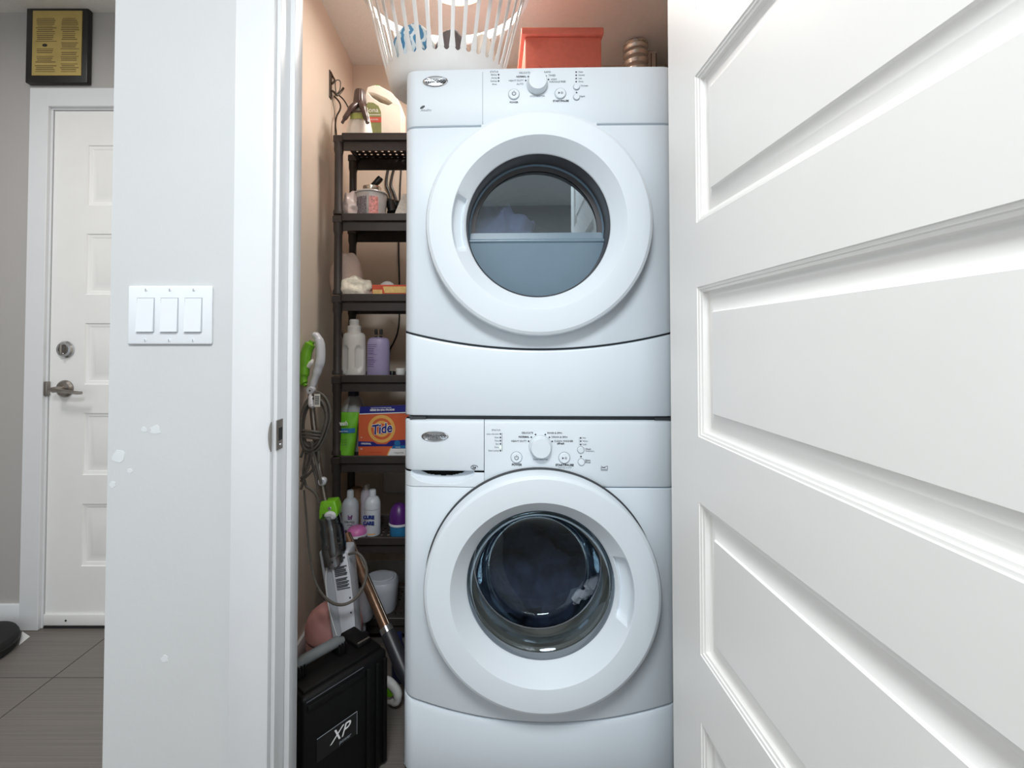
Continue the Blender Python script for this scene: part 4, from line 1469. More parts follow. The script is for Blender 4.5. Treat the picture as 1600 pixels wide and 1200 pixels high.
# ------------------------------------------------------------------ fifth shelf
zb = deck(4)
m_pouch = mat('green_pouch_film', (112, 190, 44), 0.28, vary=0.12, scale=18, bump=0.25, bump_scale=22, coat=0.4)
m_blueb = mat('mid_blue_print', (32, 112, 170), 0.4, vary=0.05)
m_navyp = mat('navy_print', (36, 40, 124), 0.4, vary=0.04)
m_orange = mat('orange_card', (214, 100, 62), 0.45, vary=0.05, scale=12)
m_yellow = mat('yellow_print', (232, 178, 96), 0.45, vary=0.04)
m_whitep = mat('white_print', (240, 240, 240), 0.45, vary=0.01)
Yp = 1.745
kp = Yp / F_PX
c = W(542.5, 536, Yp)
PO = thing('green_pouch', 'glossy green refill pouch with blue stripe and white lettering on the fifth shelf', 'pouch', (c.x, Yp, zb))
pz = lambda py: W(542, py, Yp).z - zb
pxx = lambda px: (px - 542.5) * kp
bm = bmesh.new()
NXP, NZP = 20, 26
front, back = [], []
for j in range(NZP + 1):
    t = j / NZP
    z = pz(644) * t
    xl = pxx(525.5) + (pxx(523) - pxx(525.5)) * t
    xr = pxx(554.5) + (pxx(562) - pxx(554.5)) * t
    th = 0.028 * (1 - t) ** 0.6 + 0.002
    fr, bk = [], []
    for i in range(NXP + 1):
        s = i / NXP
        x = xl + (xr - xl) * s
        b = th * (max(0, 1 - (2 * s - 1) ** 2)) ** 0.5
        wv = 0.0025 * noise.noise(Vector((x * 40, z * 30, 3))) * (1 if 0 < i < NXP else 0)
        fr.append(bm.verts.new((x, -b + wv - 0.0006, z)))
        bk.append(bm.verts.new((x, b + 0.0006, z)))
    front.append(fr)
    back.append(bk)
for G in (front, back):
    for j in range(NZP):
        for i in range(NXP):
            bm.faces.new((G[j][i], G[j][i + 1], G[j + 1][i + 1], G[j + 1][i]))
for j in range(NZP):
    bm.faces.new((front[j][0], front[j + 1][0], back[j + 1][0], back[j][0]))
    bm.faces.new((front[j][-1], front[j + 1][-1], back[j + 1][-1], back[j][-1]))
pb = obj('body', bm, m_pouch, PO, smooth=70)


def pouch_patch(name, xa, xb, ya, yb_, m, eps=0.0025):
    bm = bmesh.new()
    prev = None
    for i in range(13):
        px = xa + (xb - xa) * i / 12
        cur = []
        for py in (ya, yb_):
            z = pz(py)
            t = z / pz(644)
            xl = pxx(525.5) + (pxx(523) - pxx(525.5)) * t
            xr = pxx(554.5) + (pxx(562) - pxx(554.5)) * t
            x = pxx(px)
            s = min(1, max(0, (x - xl) / (xr - xl)))
            th = 0.028 * (1 - t) ** 0.6 + 0.002
            b = th * (max(0, 1 - (2 * s - 1) ** 2)) ** 0.5
            cur.append(bm.verts.new((x, -b - eps, z)))
        if prev:
            bm.faces.new((prev[0], cur[0], cur[1], prev[1]))
        prev = cur
    return obj(name, bm, m, PO)


pouch_patch('blue_stripe', 524.5, 557, 668, 675, m_blueb)
pouch_patch('grey_picture', 526, 534, 680, 706, mat('grey_mop_print', (136, 140, 150), 0.5, vary=0.35, scale=60))
text('pouch_lettering', 'fresh', 0.024, (pxx(539), -0.031, pz(659.5)), m_whitep, PO, bold=0.0006, shear=0.15, sx=0.9)
text('pouch_lettering', 'Mopping Cloths', 0.0065, (pxx(540), -0.031, pz(671.5)), m_whitep, PO)
for k in range(3):
    text('pouch_small_print', 'wet refills', 0.005, (pxx(543), -0.034, pz(684 + 4 * k)), m_print, PO)
text('pouch_count', '24', 0.009, (pxx(532), -0.033, pz(706)), m_print, PO)

Yx = 1.735
kx = Yx / F_PX
c = W(598, 536, Yx)
TX = thing('detergent_box', 'orange and blue laundry powder box with round logo on the fifth shelf', 'box', (c.x, Yx, zb), math.radians(-4))
tz = lambda py: W(598, py, Yx).z - zb
tx = lambda px: (px - 598) * kx
X0, X1 = tx(560), tx(641)
ht = tz(646)
tbx = obj('carton', box(X0, X1, 0, 0.085, 0, ht, bevel=0.0012, seg=1), m_orange, TX)
FY = -0.0006
obj('lid_panel', prism([(X0 + 0.004, tz(647)), (X0 + 0.006, tz(636)), (X1, tz(632.5)), (X1, tz(643.5))], -0.001, 0.01), m_navyp, TX)
obj('lid_edge', prism([(X0 + 0.004, tz(648)), (X0 + 0.004, tz(646.6)), (X1, tz(643.1)), (X1, tz(644.5))], -0.0014, 0.002), m_whitep, TX)
text('lid_lettering', 'ESSAYEZ SUR VOTRE PROCHAINE', 0.0052, (tx(596), -0.0015, tz(637.2)), m_whitep, TX, rot=(PI / 2, math.radians(-2), 0))
text('lid_lettering', 'MÊME EN EAU FROIDE!', 0.0092, (tx(598), -0.0015, tz(640.6)), m_whitep, TX, rot=(PI / 2, math.radians(-2), 0), bold=0.0003)
zc = tz(670)
cxl = tx(597)
lg = obj('logo_disc', lathe([(0, FY), (21.5 * kx, FY), (21.5 * kx, -0.0012), (0, -0.0012)], 48, c=(cxl, 0, zc), axis='Y'), m_yellow, TX)
obj('logo_ring', lathe([(0, -0.0012), (16.6 * kx, -0.0012), (16.6 * kx, -0.0016), (0, -0.0016)], 48, c=(cxl, 0, zc), axis='Y'), m_orange, lg)
obj('logo_ring', lathe([(0, -0.0016), (12.5 * kx, -0.0016), (12.5 * kx, -0.0019), (0, -0.0019)], 48, c=(cxl, 0, zc), axis='Y'), m_yellow, lg)
obj('logo_ring', lathe([(0, -0.0019), (8.5 * kx, -0.0019), (8.5 * kx, -0.0022), (0, -0.0022)], 48, c=(cxl, 0, zc), axis='Y'), m_orange, lg)
text('logo_outline', 'Tide', 0.050, (cxl, -0.0025, zc - 0.001), m_whitep, lg, rot=(PI / 2, math.radians(-9), 0), bold=0.0030, shear=0.22, sx=0.86)
text('logo_lettering', 'Tide', 0.050, (cxl, -0.0034, zc - 0.001), m_navyp, lg, rot=(PI / 2, math.radians(-9), 0), bold=0.0011, shear=0.22, sx=0.86)
obj('blue_band', prism([(X0, tz(698)), (X0, tz(690)), (tx(584), tz(690.5)), (tx(590), tz(694)), (tx(604), tz(694)), (tx(612), tz(688)), (X1, tz(686)), (X1, tz(697)), (tx(600), tz(697))], FY - 0.0004, 0.0005), m_navyp, TX)
text('band_lettering', 'ORIGINAL', 0.0085, (tx(572.5), -0.0014, tz(693.6)), m_whitep, TX, bold=0.0002)
obj('splash_print', lathe([(0, -0.001), (5 * kx, -0.001), (4 * kx, -0.0015), (0, -0.0015)], 9, c=(tx(622), 0, tz(692.5)), axis='Y'), m_blueb, TX)
obj('teal_band', prism([(tx(613), tz(700.5)), (tx(615), tz(696)), (X1, tz(695)), (X1, tz(700))], -0.0014, 0.0005), m_blueb, TX)
text('band_lettering', 'POWDER', 0.0045, (tx(623), -0.0017, tz(698.2)), m_whitep, TX)
obj('white_corner', prism([(tx(606), 0.001), (tx(612), tz(700)), (X1, tz(700)), (X1, 0.001)], -0.0012, 0.0005), m_whitep, TX)
obj('corner_edge', prism([(tx(604), 0.001), (tx(610.5), tz(700)), (tx(612), tz(700)), (tx(606), 0.001)], -0.0014, 0.0005), m_yellow, TX)
text('weight_lettering', '1.6 kg (3.5 lb)', 0.0068, (tx(624), -0.0016, tz(706.8)), m_print, TX, shear=0.15)
text('load_lettering', 'HE', 0.007, (tx(565), -0.0012, tz(702)), m_whitep, TX)
text('small_print', 'laundry detergent powder', 0.0048, (tx(586), -0.0012, tz(706.5)), m_boxred, TX)
text('small_print', '40', 0.007, (tx(565), -0.0012, tz(684)), m_whitep, TX)

c = W(553, 536, 1.85)
WJ = thing('bleach_jug', 'translucent white jug with dark blue cap behind the green pouch on the fifth shelf', 'jug', (c.x, 1.85, zb))
qz = lambda py: W(553, py, 1.85).z - zb
kq = 1.85 / F_PX
obj('body', lathe([(0, 0), (20 * kq, 0), (20.5 * kq, 0.006), (20 * kq, qz(648)), (18 * kq, qz(636)), (14 * kq, qz(626)), (9 * kq, qz(620)), (6 * kq, qz(618)), (0, qz(618))], 32, cap=False, ell=(1, 0.8)),
    mat('milky_plastic', (190, 192, 192), 0.35, vary=0.04), WJ)
obj('handle', tube(smooth_path([(-3 * kq, -0.033, qz(622)), (-5 * kq, -0.043, qz(632)), (-6 * kq, -0.047, qz(645)), (-6 * kq, -0.046, qz(660))], 5), 0.007, 10), MATS['milky_plastic'], WJ)
obj('cap', lathe([(0, qz(618)), (8.5 * kq, qz(618)), (8.5 * kq, qz(607)), (7.5 * kq, qz(605.5)), (0, qz(605.5))], 24), mat('dark_navy_plastic', (24, 26, 52), 0.4), WJ)

# ------------------------------------------------------------------ sixth shelf
zb = deck(5)
m_btl = mat('cool_white_bottle', (214, 218, 224), 0.35, vary=0.015)
m_purp = mat('purple_print', (120, 62, 130), 0.5, vary=0.05)
m_bluep = mat('cobalt_print', (34, 58, 132), 0.5, vary=0.06)


def bottle(name, label, cx, Y, top, r, sh, neck, cap, mb, mc, zb, nr=5.2):
    t = thing(name, label, 'bottle', (W(cx, 536, Y).x, Y, zb))
    z = lambda py: W(cx, py, Y).z - zb
    k = Y / F_PX
    obj('body', lathe([(0, 0), (r * k, 0), (r * 1.03 * k, 0.004), (r * 1.0 * k, z(sh + 6)), (r * 0.93 * k, z(sh + 1)), (r * 0.7 * k, z(sh - 4)), (nr * k, z(neck)), (0, z(neck))], 32, cap=False), mb, t)
    obj('cap', lathe([(0, z(neck)), (nr * 1.05 * k, z(neck)), (nr * 0.95 * k, z(cap) - 0.002), (nr * 0.85 * k, z(cap)), (0, z(cap))], 24), mc, t)
    return t, z, k


t, z, k = bottle('shampoo_bottle', 'white bottle with purple logo on the sixth shelf behind the pink-lid tub', 549, 1.80, 766, 12.6, 784, 777.5, 766, m_btl, m_btl, zb)
yb = -12.6 * k
text('logo_lettering', 'bf', 0.022, (3.5 * k, yb * 1.06 - 0.0012, z(803.5)), m_purp, t, bold=0.0006)
text('logo_lettering', 'WELLNESS', 0.0095, (3.0 * k, yb * 1.06 - 0.0012, z(810.3)), m_print, t, sx=0.85)
text('small_print', 'shampoo', 0.006, (3.5 * k, yb * 1.06 - 0.0012, z(814.5)), m_print, t)
t, z, k = bottle('conditioner_bottle', 'white bottle with blue block lettering on the sixth shelf', 583.5, 1.765, 765, 12.3, 781, 775, 765, m_btl, m_btl, zb)
yb = -12.3 * k
for py, s in ((803.5, 'CURE'), (812.5, 'CARE')):
    text('blue_lettering', s, 0.017, (-2.5 * k, yb * 1.06 - 0.0015, z(py)), m_bluep, t, bold=0.0013, sx=0.95)
obj('printed_rule', tube([(12.4 * k * math.sin(a), -12.4 * k * math.cos(a), z(793)) for a in [-1.2 + 2.4 * i / 12 for i in range(13)]], 0.0006, 5), m_printl, t)
quad_label('orange_print', 0, 0, z(831), z(829), 12.4 * k, m_yellow, t, -0.5, 0.6)
bottle('amber_bottle', 'brown bottle standing behind the white bottles on the sixth shelf', 559, 1.87, 761, 10.5, 779, 776, 761.5, mat('tan_plastic', (120, 92, 70), 0.4), MATS['tan_plastic'], zb, nr=9)
bottle('tall_bottle', 'pale lilac bottle at the back between two white bottles on the sixth shelf', 574.5, 1.87, 756, 9.8, 768, 765, 757, mat('pale_lilac_plastic', (206, 200, 210), 0.4), m_det, zb, nr=4.6)
m_pink = mat('pink_lid_plastic', (206, 116, 176), 0.4, vary=0.05, scale=80)
m_bluetub = mat('teal_blue_plastic', (52, 124, 172), 0.35, vary=0.08)
m_tealdk = mat('dark_teal_plastic', (34, 64, 78), 0.35, vary=0.08)
m_violet = mat('violet_lid_plastic', (84, 34, 112), 0.35, vary=0.05)


def tub(name, label, cx, Y, base_m, rim_m, lid_m, rpx, lidtop, rim, zb, tilt=0.0):
    t = thing(name, label, 'tub', (W(cx, 536, Y).x, Y, zb))
    k = Y / F_PX
    z = lambda py: W(cx, py, Y).z - zb
    r = rpx * k
    obj('body', lathe([(0, 0), (r * 0.86, 0), (r * 0.88, 0.003), (r * 0.92, z(rim)), (0, z(rim))], 36, cap=False), base_m, t)
    obj('rim', lathe([(r * 0.9, z(rim)), (r * 1.0, z(rim)), (r * 1.0, z(rim) + 0.007), (r * 0.97, z(rim) + 0.010), (0, z(rim) + 0.010)], 36, cap=False), rim_m, t)
    zt = z(lidtop)
    z1 = z(rim) + 0.010
    obj('lid', lathe([(r * 0.985, z1 - 0.002), (r * 0.96, z1 + (zt - z1) * 0.35), (r * 0.75, z1 + (zt - z1) * 0.8), (r * 0.4, zt), (0, zt)], 36, cap=False), lid_m, t)
    return t


tub('lidded_tub', 'small tub with bright pink lid on the sixth shelf', 559.5, 1.735, m_tealdk, m_btl, m_pink, 15.5, 822, 836, zb)
tub('lidded_tub', 'blue tub with purple domed lid at the right end of the sixth shelf', 625, 1.76, m_bluetub, m_btl, m_violet, 16, 787, 818, zb)

# white box on the back wall behind the sixth shelf
Yb_ = Y_CB
c0, c1 = W(598, 772, Yb_ - 0.05), W(650, 716, Yb_ - 0.05)
tag(obj('wall_box', box(0, c1.x - c0.x, -0.06, 0, 0, c1.z - c0.z, bevel=0.018, seg=4), m_det, loc=(c0.x, Yb_, c0.z)), 'rounded white utility box on the back wall behind the sixth shelf', 'box')

# ------------------------------------------------------------------ bottom shelf
zb = deck(6)
Yw = 1.80
c = W(597, 536, Yw)
m_grwh = mat('grey_white_plastic', (186, 190, 198), 0.35, vary=0.02)
BN = thing('white_bin', 'white rounded bin with flip lid on the bottom shelf', 'bin', (c.x, Yw, zb))
kz = Yw / F_PX
bz = lambda py: W(597, py, Yw).z - zb
obj('body', lathe([(0, 0), (25.5 * kz, 0), (26.5 * kz, 0.006), (27.5 * kz, bz(915)), (26.8 * kz, bz(907)), (24 * kz, bz(902.5)), (18 * kz, bz(901)), (0, bz(900.5))], 40, cap=False,
                  warp=lambda r, h, a: (r * (1 + 0.05 * math.cos(4 * a) * -1), h)), m_grwh, BN)
obj('lid', lathe([(19 * kz, bz(903)), (20.5 * kz, bz(900)), (19 * kz, bz(898.8)), (0, bz(898.5))], 40, cap=False, ell=(1, 0.9)), m_grwh, BN)
obj('pedal', box(-0.085, -0.055, -0.09, -0.02, -0.005, 0.008, bevel=0.003), m_grwh, BN)

#@@FLOOR
# ------------------------------------------------------------------ laundry basket on the dryer
BX, BY, BZ = -0.130, 1.305, Z_DT + 0.0005
m_bask = mat('basket_plastic', (238, 236, 234), 0.4, vary=0.015)
BK = thing('laundry_basket', 'white slatted plastic laundry basket overhanging the left edge of the dryer top', 'basket', (BX, BY, BZ))
RA, RBY, FL, HB, H1 = 0.152, 0.106, 0.26, 0.30, 0.062      # half axes at the base, flare, height, height of the slots' lower ends
NS = 36


def bpt(a, z, off=0.0):
    return ((RA + FL * z + off) * math.cos(a), (RBY + FL * z + off) * math.sin(a), z)


bm = bmesh.new()
NT = NS * 12
rings = []
for i in range(NT):
    a = 2 * PI * i / NT
    t = ((i % 12) - 6) / 6.0                      # -1..1 across one slot pitch
    sq = min(1.0, abs(t) / 0.70)
    zt = H1 + 0.022 * (1 - math.sqrt(max(0, 1 - sq * sq)))
    col = [(0, 0, 0), bpt(a, 0.0, -0.034), bpt(a, 0.004, -0.015), bpt(a, 0.014, -0.004), bpt(a, 0.03), bpt(a, 0.045), bpt(a, zt), bpt(a, zt, -0.003), bpt(a, 0.03, -0.003),
           bpt(a, 0.016, -0.008), bpt(a, 0.007, -0.02), bpt(a, 0.004, -0.036), (0, 0, 0.004)]
    rings.append([bm.verts.new(p) for p in col])
for i in range(NT):
    A, B = rings[i], rings[(i + 1) % NT]
    for k in range(len(A) - 1):
        bm.faces.new((A[k], B[k], B[k + 1], A[k + 1]))
bmesh.ops.remove_doubles(bm, verts=bm.verts, dist=1e-6)
obj('base_band', bm, m_bask, BK, smooth=50)
z0s, z1s = H1 + 0.008, HB - 0.03
for q in range(NS):
    a0 = 2 * PI * q / NS
    bm = bmesh.new()
    loops = []
    for k in range(9):
        z = z0s + (z1s - z0s) * k / 8
        hw2 = 2 * PI / NS * 0.155 * (1.0 + 0.9 * (abs(k - 4) / 4) ** 6)
        loops.append([bm.verts.new(p) for p in (bpt(a0 - hw2, z), bpt(a0, z, 0.0006), bpt(a0 + hw2, z), bpt(a0 + hw2, z, -0.003), bpt(a0 - hw2, z, -0.003))])
    for A, B in zip(loops, loops[1:]):
        for k in range(5):
            bm.faces.new((A[k], A[(k + 1) % 5], B[(k + 1) % 5], B[k]))
    bm.faces.new(loops[0])
    bm.faces.new(loops[-1])
    obj('slat', bm, m_bask, BK, smooth=50)
bm = bmesh.new()
rings = []
for i in range(96):
    a = 2 * PI * i / 96
    rings.append([bm.verts.new(p) for p in (bpt(a, HB - 0.035, -0.004), bpt(a, HB - 0.035), bpt(a, HB - 0.008), bpt(a, HB - 0.006, 0.012), bpt(a, HB, 0.013), bpt(a, HB + 0.003, 0.0), bpt(a, HB, -0.004))])
for i in range(96):
    A, B = rings[i], rings[(i + 1) % 96]
    for k in range(7):
        bm.faces.new((A[k], B[k], B[(k + 1) % 7], A[(k + 1) % 7]))
obj('rim', bm, m_bask, BK, smooth=50)


def weave_mat(name, a, b, scale, rough=0.9):
    m = bpy.data.materials.new(name)
    m.use_nodes = True
    nt = m.node_tree
    p = nt.nodes['Principled BSDF']
    tc = nt.nodes.new('ShaderNodeTexCoord')
    wv = nt.nodes.new('ShaderNodeTexWave')
    wv.inputs['Scale'].default_value = scale
    wv.inputs['Distortion'].default_value = 6.0
    wv.inputs['Detail Scale'].default_value = 2.0
    nt.links.new(tc.outputs['Object'], wv.inputs['Vector'])
    rp = nt.nodes.new('ShaderNodeValToRGB')
    rp.color_ramp.elements[0].position = 0.42
    rp.color_ramp.elements[1].position = 0.58
    rp.color_ramp.elements[0].color = (*lin(a), 1)
    rp.color_ramp.elements[1].color = (*lin(b), 1)
    nt.links.new(wv.outputs['Fac'], rp.inputs['Fac'])
    nt.links.new(rp.outputs['Color'], p.inputs['Base Color'])
    p.inputs['Roughness'].default_value = rough
    MATS[name] = m
    return m


m_towel = weave_mat('blue_white_towel', (74, 132, 172), (206, 220, 226), 14)
m_grey = mat('charcoal_cotton', (92, 84, 84), 0.9, vary=0.4, scale=18, bump=0.4, bump_scale=50)
m_cream2 = mat('cream_cotton', (226, 214, 202), 0.9, vary=0.06, scale=20, bump=0.4, bump_scale=50)
tag(obj('towel', lump(0.060, 0.092, 0.105, 61, amp=0.12, freq=14, nu=48, nv=30), m_towel, loc=(BX - 0.088, BY, BZ + 0.012)), 'blue and white patterned towel at the left inside the laundry basket', 'towel')
tag(obj('grey_clothes', lump(0.050, 0.090, 0.092, 63, amp=0.12, freq=14, nu=48, nv=30), m_grey, loc=(BX + 0.018, BY - 0.004, BZ + 0.010)), 'grey and charcoal clothes in the middle of the laundry basket', 'clothes')
tag(obj('cream_clothes', lump(0.036, 0.080, 0.088, 65, amp=0.12, freq=14, nu=40, nv=26), m_cream2, loc=(BX + 0.106, BY, BZ + 0.012)), 'cream clothes at the right inside the laundry basket', 'clothes')

# ------------------------------------------------------------------ red-orange box on the dryer
YO = 1.50
m_coral = mat('coral_fabric', (220, 116, 98), 0.6, vary=0.05, scale=60)
m_corald = mat('coral_fabric_side', (226, 140, 116), 0.6, vary=0.05, scale=60)
ox0, ox1 = W(820, 80, YO).x, W(940, 80, YO).x
OB = thing('storage_box', 'coral red storage box on the dryer top right of the laundry basket', 'box', (ox0, YO, Z_DT + 0.0005))
ww = ox1 - ox0
obj('body', box(0, ww, 0, 0.36, 0, 0.31, bevel=0.006), m_coral, OB)
zc_ = lambda py: W(880, py, YO).z - Z_DT
for a, b in (((842, 103), (850, 60)), ((917, 103), (911, 60))):
    xa, xb = W(a[0], 0, YO).x - ox0, W(b[0], 0, YO).x - ox0
    obj('crease', tube([(xa, -0.0004, zc_(a[1])), (xb, -0.0004, 0.20)], 0.0012, 6), m_redl, OB)
obj('lid', box(-0.012, ww + 0.006, -0.010, 0.37, 0.31, 0.335, bevel=0.005), m_coral, OB)
obj('side_handle', tube(smooth_path([(ww + 0.004, 0.03, 0.20), (ww + 0.012, 0.03, 0.12), (ww + 0.010, 0.04, 0.085), (ww + 0.004, 0.06, 0.075)], 5), [0.009, 0.010, 0.009, 0.005], 10), m_black, OB)

# ------------------------------------------------------------------ dryer duct and pipe
m_duct = mat('aluminium_foil_duct', (206, 200, 192), 0.25, metal=0.95, vary=0.08, scale=60, bump=0.4, bump_scale=60)
YD = 1.985
dc = W(984, 90, YD)
DD = thing('dryer_duct', 'flexible silver foil duct rising behind the dryer at the right', 'duct', (dc.x, YD, 0.9))
path = smooth_path([(-0.10, 0.0, 0.35), (-0.035, 0, 0.70), (-0.02, 0, 0.93), (0.012, 0.005, 1.12), (0.028, 0.01, 1.30), (0.028, 0.01, 1.505)], 26)
rad = [0.050 + 0.0045 * math.sin(i * 1.55) for i in range(len(path))]
bm = bmesh.new()
add_tube(bm, path, rad, 28)
obj('hose', bm, m_duct, DD, smooth=60)
pc_ = W(1024, 80, 2.0)
PB = thing('pipe_chase', 'beige painted pipe cover in the closet corner right of the duct', 'pipe cover', (pc_.x, 2.06, 0))
obj('cover', box(-0.022, 0.022, -0.02, 0.08, 0, Z_C, bevel=0.004), m_closet, PB)
obj('groove', box(-0.006, -0.003, -0.0212, -0.0195, 0.1, Z_C - 0.01), m_brz, PB)
obj('groove', box(0.016, 0.019, -0.0212, -0.0195, 0.1, Z_C - 0.01), m_brz, PB)

# ------------------------------------------------------------------ steam mop
m_lime2 = mat('lime_green_plastic', (116, 186, 36), 0.3, vary=0.06, coat=0.3)
m_mopw = mat('mop_white_plastic', (214, 216, 224), 0.3, vary=0.02)
m_tank = glass_mat('smoky_tank', (206, 200, 196), lo=0.10, rough=0.12)


def my(py):
    return 1.60 - (py - 517) / (990 - 517) * 0.17


MO = W(525, 990, my(990))
M_ = thing('steam_mop', 'upright white and green steam mop leaning on the closet left wall', 'steam mop', (MO.x, MO.y, 0))


def mp(px, py, dy=0.0):
    p = W(px, py, my(py) + dy)
    return (max(p.x, X_CL + 0.016) - MO.x, p.y - MO.y, p.z)


obj('handle', tube(smooth_path([mp(490, 522), mp(496, 527), mp(500, 537), mp(501, 552), mp(500, 566), mp(496, 580), mp(491, 595), mp(486, 612)], 6),
                   [0.011, 0.016, 0.0185, 0.0185, 0.0185, 0.017, 0.014, 0.012], 16, flat=0.8), m_mopw, M_)
gp_ = obj('green_grip', tube(smooth_path([mp(488, 533, -0.01), mp(481, 545, -0.01), mp(475.5, 562, -0.01), mp(473, 580, -0.01), mp(474, 596, -0.01), mp(478, 603, -0.01)], 6),
                             [0.013, 0.024, 0.025, 0.023, 0.018, 0.009], 14, flat=0.75), m_lime2, M_)
obj('trigger', tube([mp(481, 574, -0.02), mp(486, 567, -0.02), mp(489, 562, -0.015)], [0.007, 0.008, 0.004], 10), m_whitepl, gp_)
pv = mp(485.5, 610, -0.012)
hb_ = obj('hub', lathe([(0, 0.012), (0.013, 0.012), (0.013, -0.006), (0.011, -0.008), (0, -0.008)], 24, c=pv, axis='Y'), m_mopw, M_)
obj('hub_screw', lathe([(0, -0.0075), (0.003, -0.0075), (0.003, -0.009), (0, -0.009)], 12, c=pv, axis='Y'), m_print, hb_)
obj('shaft', tube([mp(485, 608), mp(490, 660), mp(499, 735), mp(508.5, 785)], 0.0095, 14), m_nickel, M_)
hk2 = mp(504, 752, -0.012)
obj('cord_hook', lathe([(0, 0.01), (0.012, 0.01), (0.014, -0.006), (0.010, -0.012), (0, -0.012)], 20, c=hk2, axis='Y'), m_mopw, M_)
obj('cord_hook', tube(smooth_path([mp(487, 618, -0.01), mp(486, 622, -0.03), mp(486, 632, -0.04), mp(489, 636, -0.045)], 4), [0.007, 0.009, 0.009, 0.006], 10), m_mopw, M_)
# tag on the cord
ct = mp(495.5, 625, -0.045)
tg = obj('cord_tag', box(ct[0] - 0.010, ct[0] + 0.010, ct[1] - 0.001, ct[1] + 0.001, ct[2] - 0.023, ct[2] + 0.020, bevel=0.0008, seg=1), m_paperw, M_)
for k in range(5):
    obj('tag_print', box(ct[0] - 0.007, ct[0] + 0.007, ct[1] - 0.0015, ct[1] - 0.0008, ct[2] - 0.014 + 0.0058 * k, ct[2] - 0.011 + 0.0058 * k), m_print, tg)
# coiled cord
random.seed(12)
loops = []
base = [(481, 628), (473, 645), (470, 670), (474, 695), (484, 703), (497, 695), (507, 675), (513, 650), (508, 628), (495, 617)]
for k in range(5):
    jx_, jy_ = random.uniform(-4, 4), random.uniform(-3, 3)
    f = 0.82 + 0.07 * k
    P = []
    for i, (x, y) in enumerate(base):
        P.append(mp(492 + (x - 492) * f + jx_ * 0.4, 660 + (y - 660) * f + jy_, -0.020 - 0.007 * (k % 3) - 0.004 * random.random()))
    loops.append(P)
for k, P in enumerate(loops):
    obj('cord_coil', tube(smooth_path(P, 6, closed=True), 0.0044, 8, closed=True), m_cord, M_)
# wraps around the waist of the bundle
for k in range(3):
    y = 674 + 5 * k
    P = [mp(486 + 14 * math.cos(2 * PI * i / 12), y + 2.5 * math.sin(2 * PI * i / 12) + 0.12 * 14 * math.cos(2 * PI * i / 12), -0.024 - 0.022 * math.sin(2 * PI * i / 12)) for i in range(12)]
    P = [mp(486 + 15 * math.cos(2 * PI * i / 12), y + 2.0 * math.cos(2 * PI * i / 12), -0.026 + 0.02 * math.sin(2 * PI * i / 12)) for i in range(12)]
    obj('cord_wrap', tube(smooth_path(P, 5, closed=True), 0.0047, 8, closed=True), m_cord, M_)
# lower part of the bundle
for k, pts in enumerate(([(480, 690), (477, 715), (474, 740), (478, 760)], [(484, 690), (482, 715), (476, 745), (470, 765)], [(489, 690), (486, 715), (480, 735), (470, 748)],
                         [(488, 690), (492, 712), (497, 735), (500, 755)], [(493, 688), (498, 705), (497, 722), (485, 738), (470, 752)], [(486, 690), (493, 720), (499, 742), (502, 756)],
                         [(481, 690), (488, 725), (494, 748), (497, 764)], [(477, 690), (474, 703), (470, 715)], [(478, 760), (490, 768), (496, 778), (498, 786)])):
    obj('cord_strand', tube(smooth_path([mp(x, y, -0.018 - 0.006 * (k % 3)) for x, y in pts], 6), 0.0044, 8), m_cord, M_)
P = [mp(475, 766, -0.01), mp(478, 800, -0.02), mp(482, 850, -0.03), mp(488, 890, -0.04), mp(497, 918, -0.06), mp(513, 938, -0.08), mp(533, 945, -0.09), mp(553, 937, -0.08),
     mp(567, 918, -0.06), mp(573, 895, -0.05), mp(569, 876, -0.045), mp(558, 864, -0.04), mp(545, 866, -0.03)]
obj('power_cord', tube(smooth_path(P, 8), [0.003] * 4 + [0.0042] * 9, 8), m_cord, M_)


# body pieces as bars with a rectangular section
def bar(pts, m, name, parent, bev=0.004):
    """pts: list of (left px, right px, y px, thickness, dy)"""
    bm = bmesh.new()
    rings = []
    for (xa, xb, ya, yb2, th, dy) in pts:
        A, B = Vector(mp(xa, ya, dy)), Vector(mp(xb, yb2, dy))
        rings.append([bm.verts.new(p) for p in (A, B, B + Vector((0, th, 0)), A + Vector((0, th, 0)))])
    for A, B in zip(rings, rings[1:]):
        for k in range(4):
            bm.faces.new((A[k], A[(k + 1) % 4], B[(k + 1) % 4], B[k]))
    bm.faces.new(rings[0])
    bm.faces.new(rings[-1])
    if bev:
        bmesh.ops.bevel(bm, geom=bm.edges[:], offset=bev, segments=3, affect='EDGES', profile=0.5)
    return obj(name, bm, m, parent, smooth=45)


gc = bar([(500, 523, 785, 783, 0.045, -0.022), (498, 527, 800, 797, 0.05, -0.025), (498, 527, 815, 808, 0.05, -0.025)], m_lime2, 'green_collar', M_)
scp = mp(515, 794.5, -0.024)
obj('collar_screw', lathe([(0, 0.003), (0.006, 0.003), (0.006, -0.002), (0.0045, -0.003), (0, -0.003)], 16, c=scp, axis='Y'), m_chrome, gc)
obj('collar_cap', lathe([(0, 0), (0.019, 0), (0.019, -0.008), (0.013, -0.013), (0, -0.014)], 24, c=mp(517, 805, -0.02), axis='Y', ell=(1, 0.75)), m_mopw, gc)
tk = obj('water_tank', tube(smooth_path([mp(513, 800), mp(516, 815), mp(520, 835), mp(522, 855), mp(524, 875), mp(526, 884)], 6), [0.030, 0.040, 0.045, 0.046, 0.043, 0.030], 28, flat=0.8), m_tank, M_)
obj('tank_core', tube(smooth_path([mp(514, 805, 0.01), mp(519, 835, 0.01), mp(523, 870, 0.01)], 5), [0.013, 0.013, 0.02], 14), mat('tank_interior', (120, 112, 108), 0.5, vary=0.2, scale=60), tk)
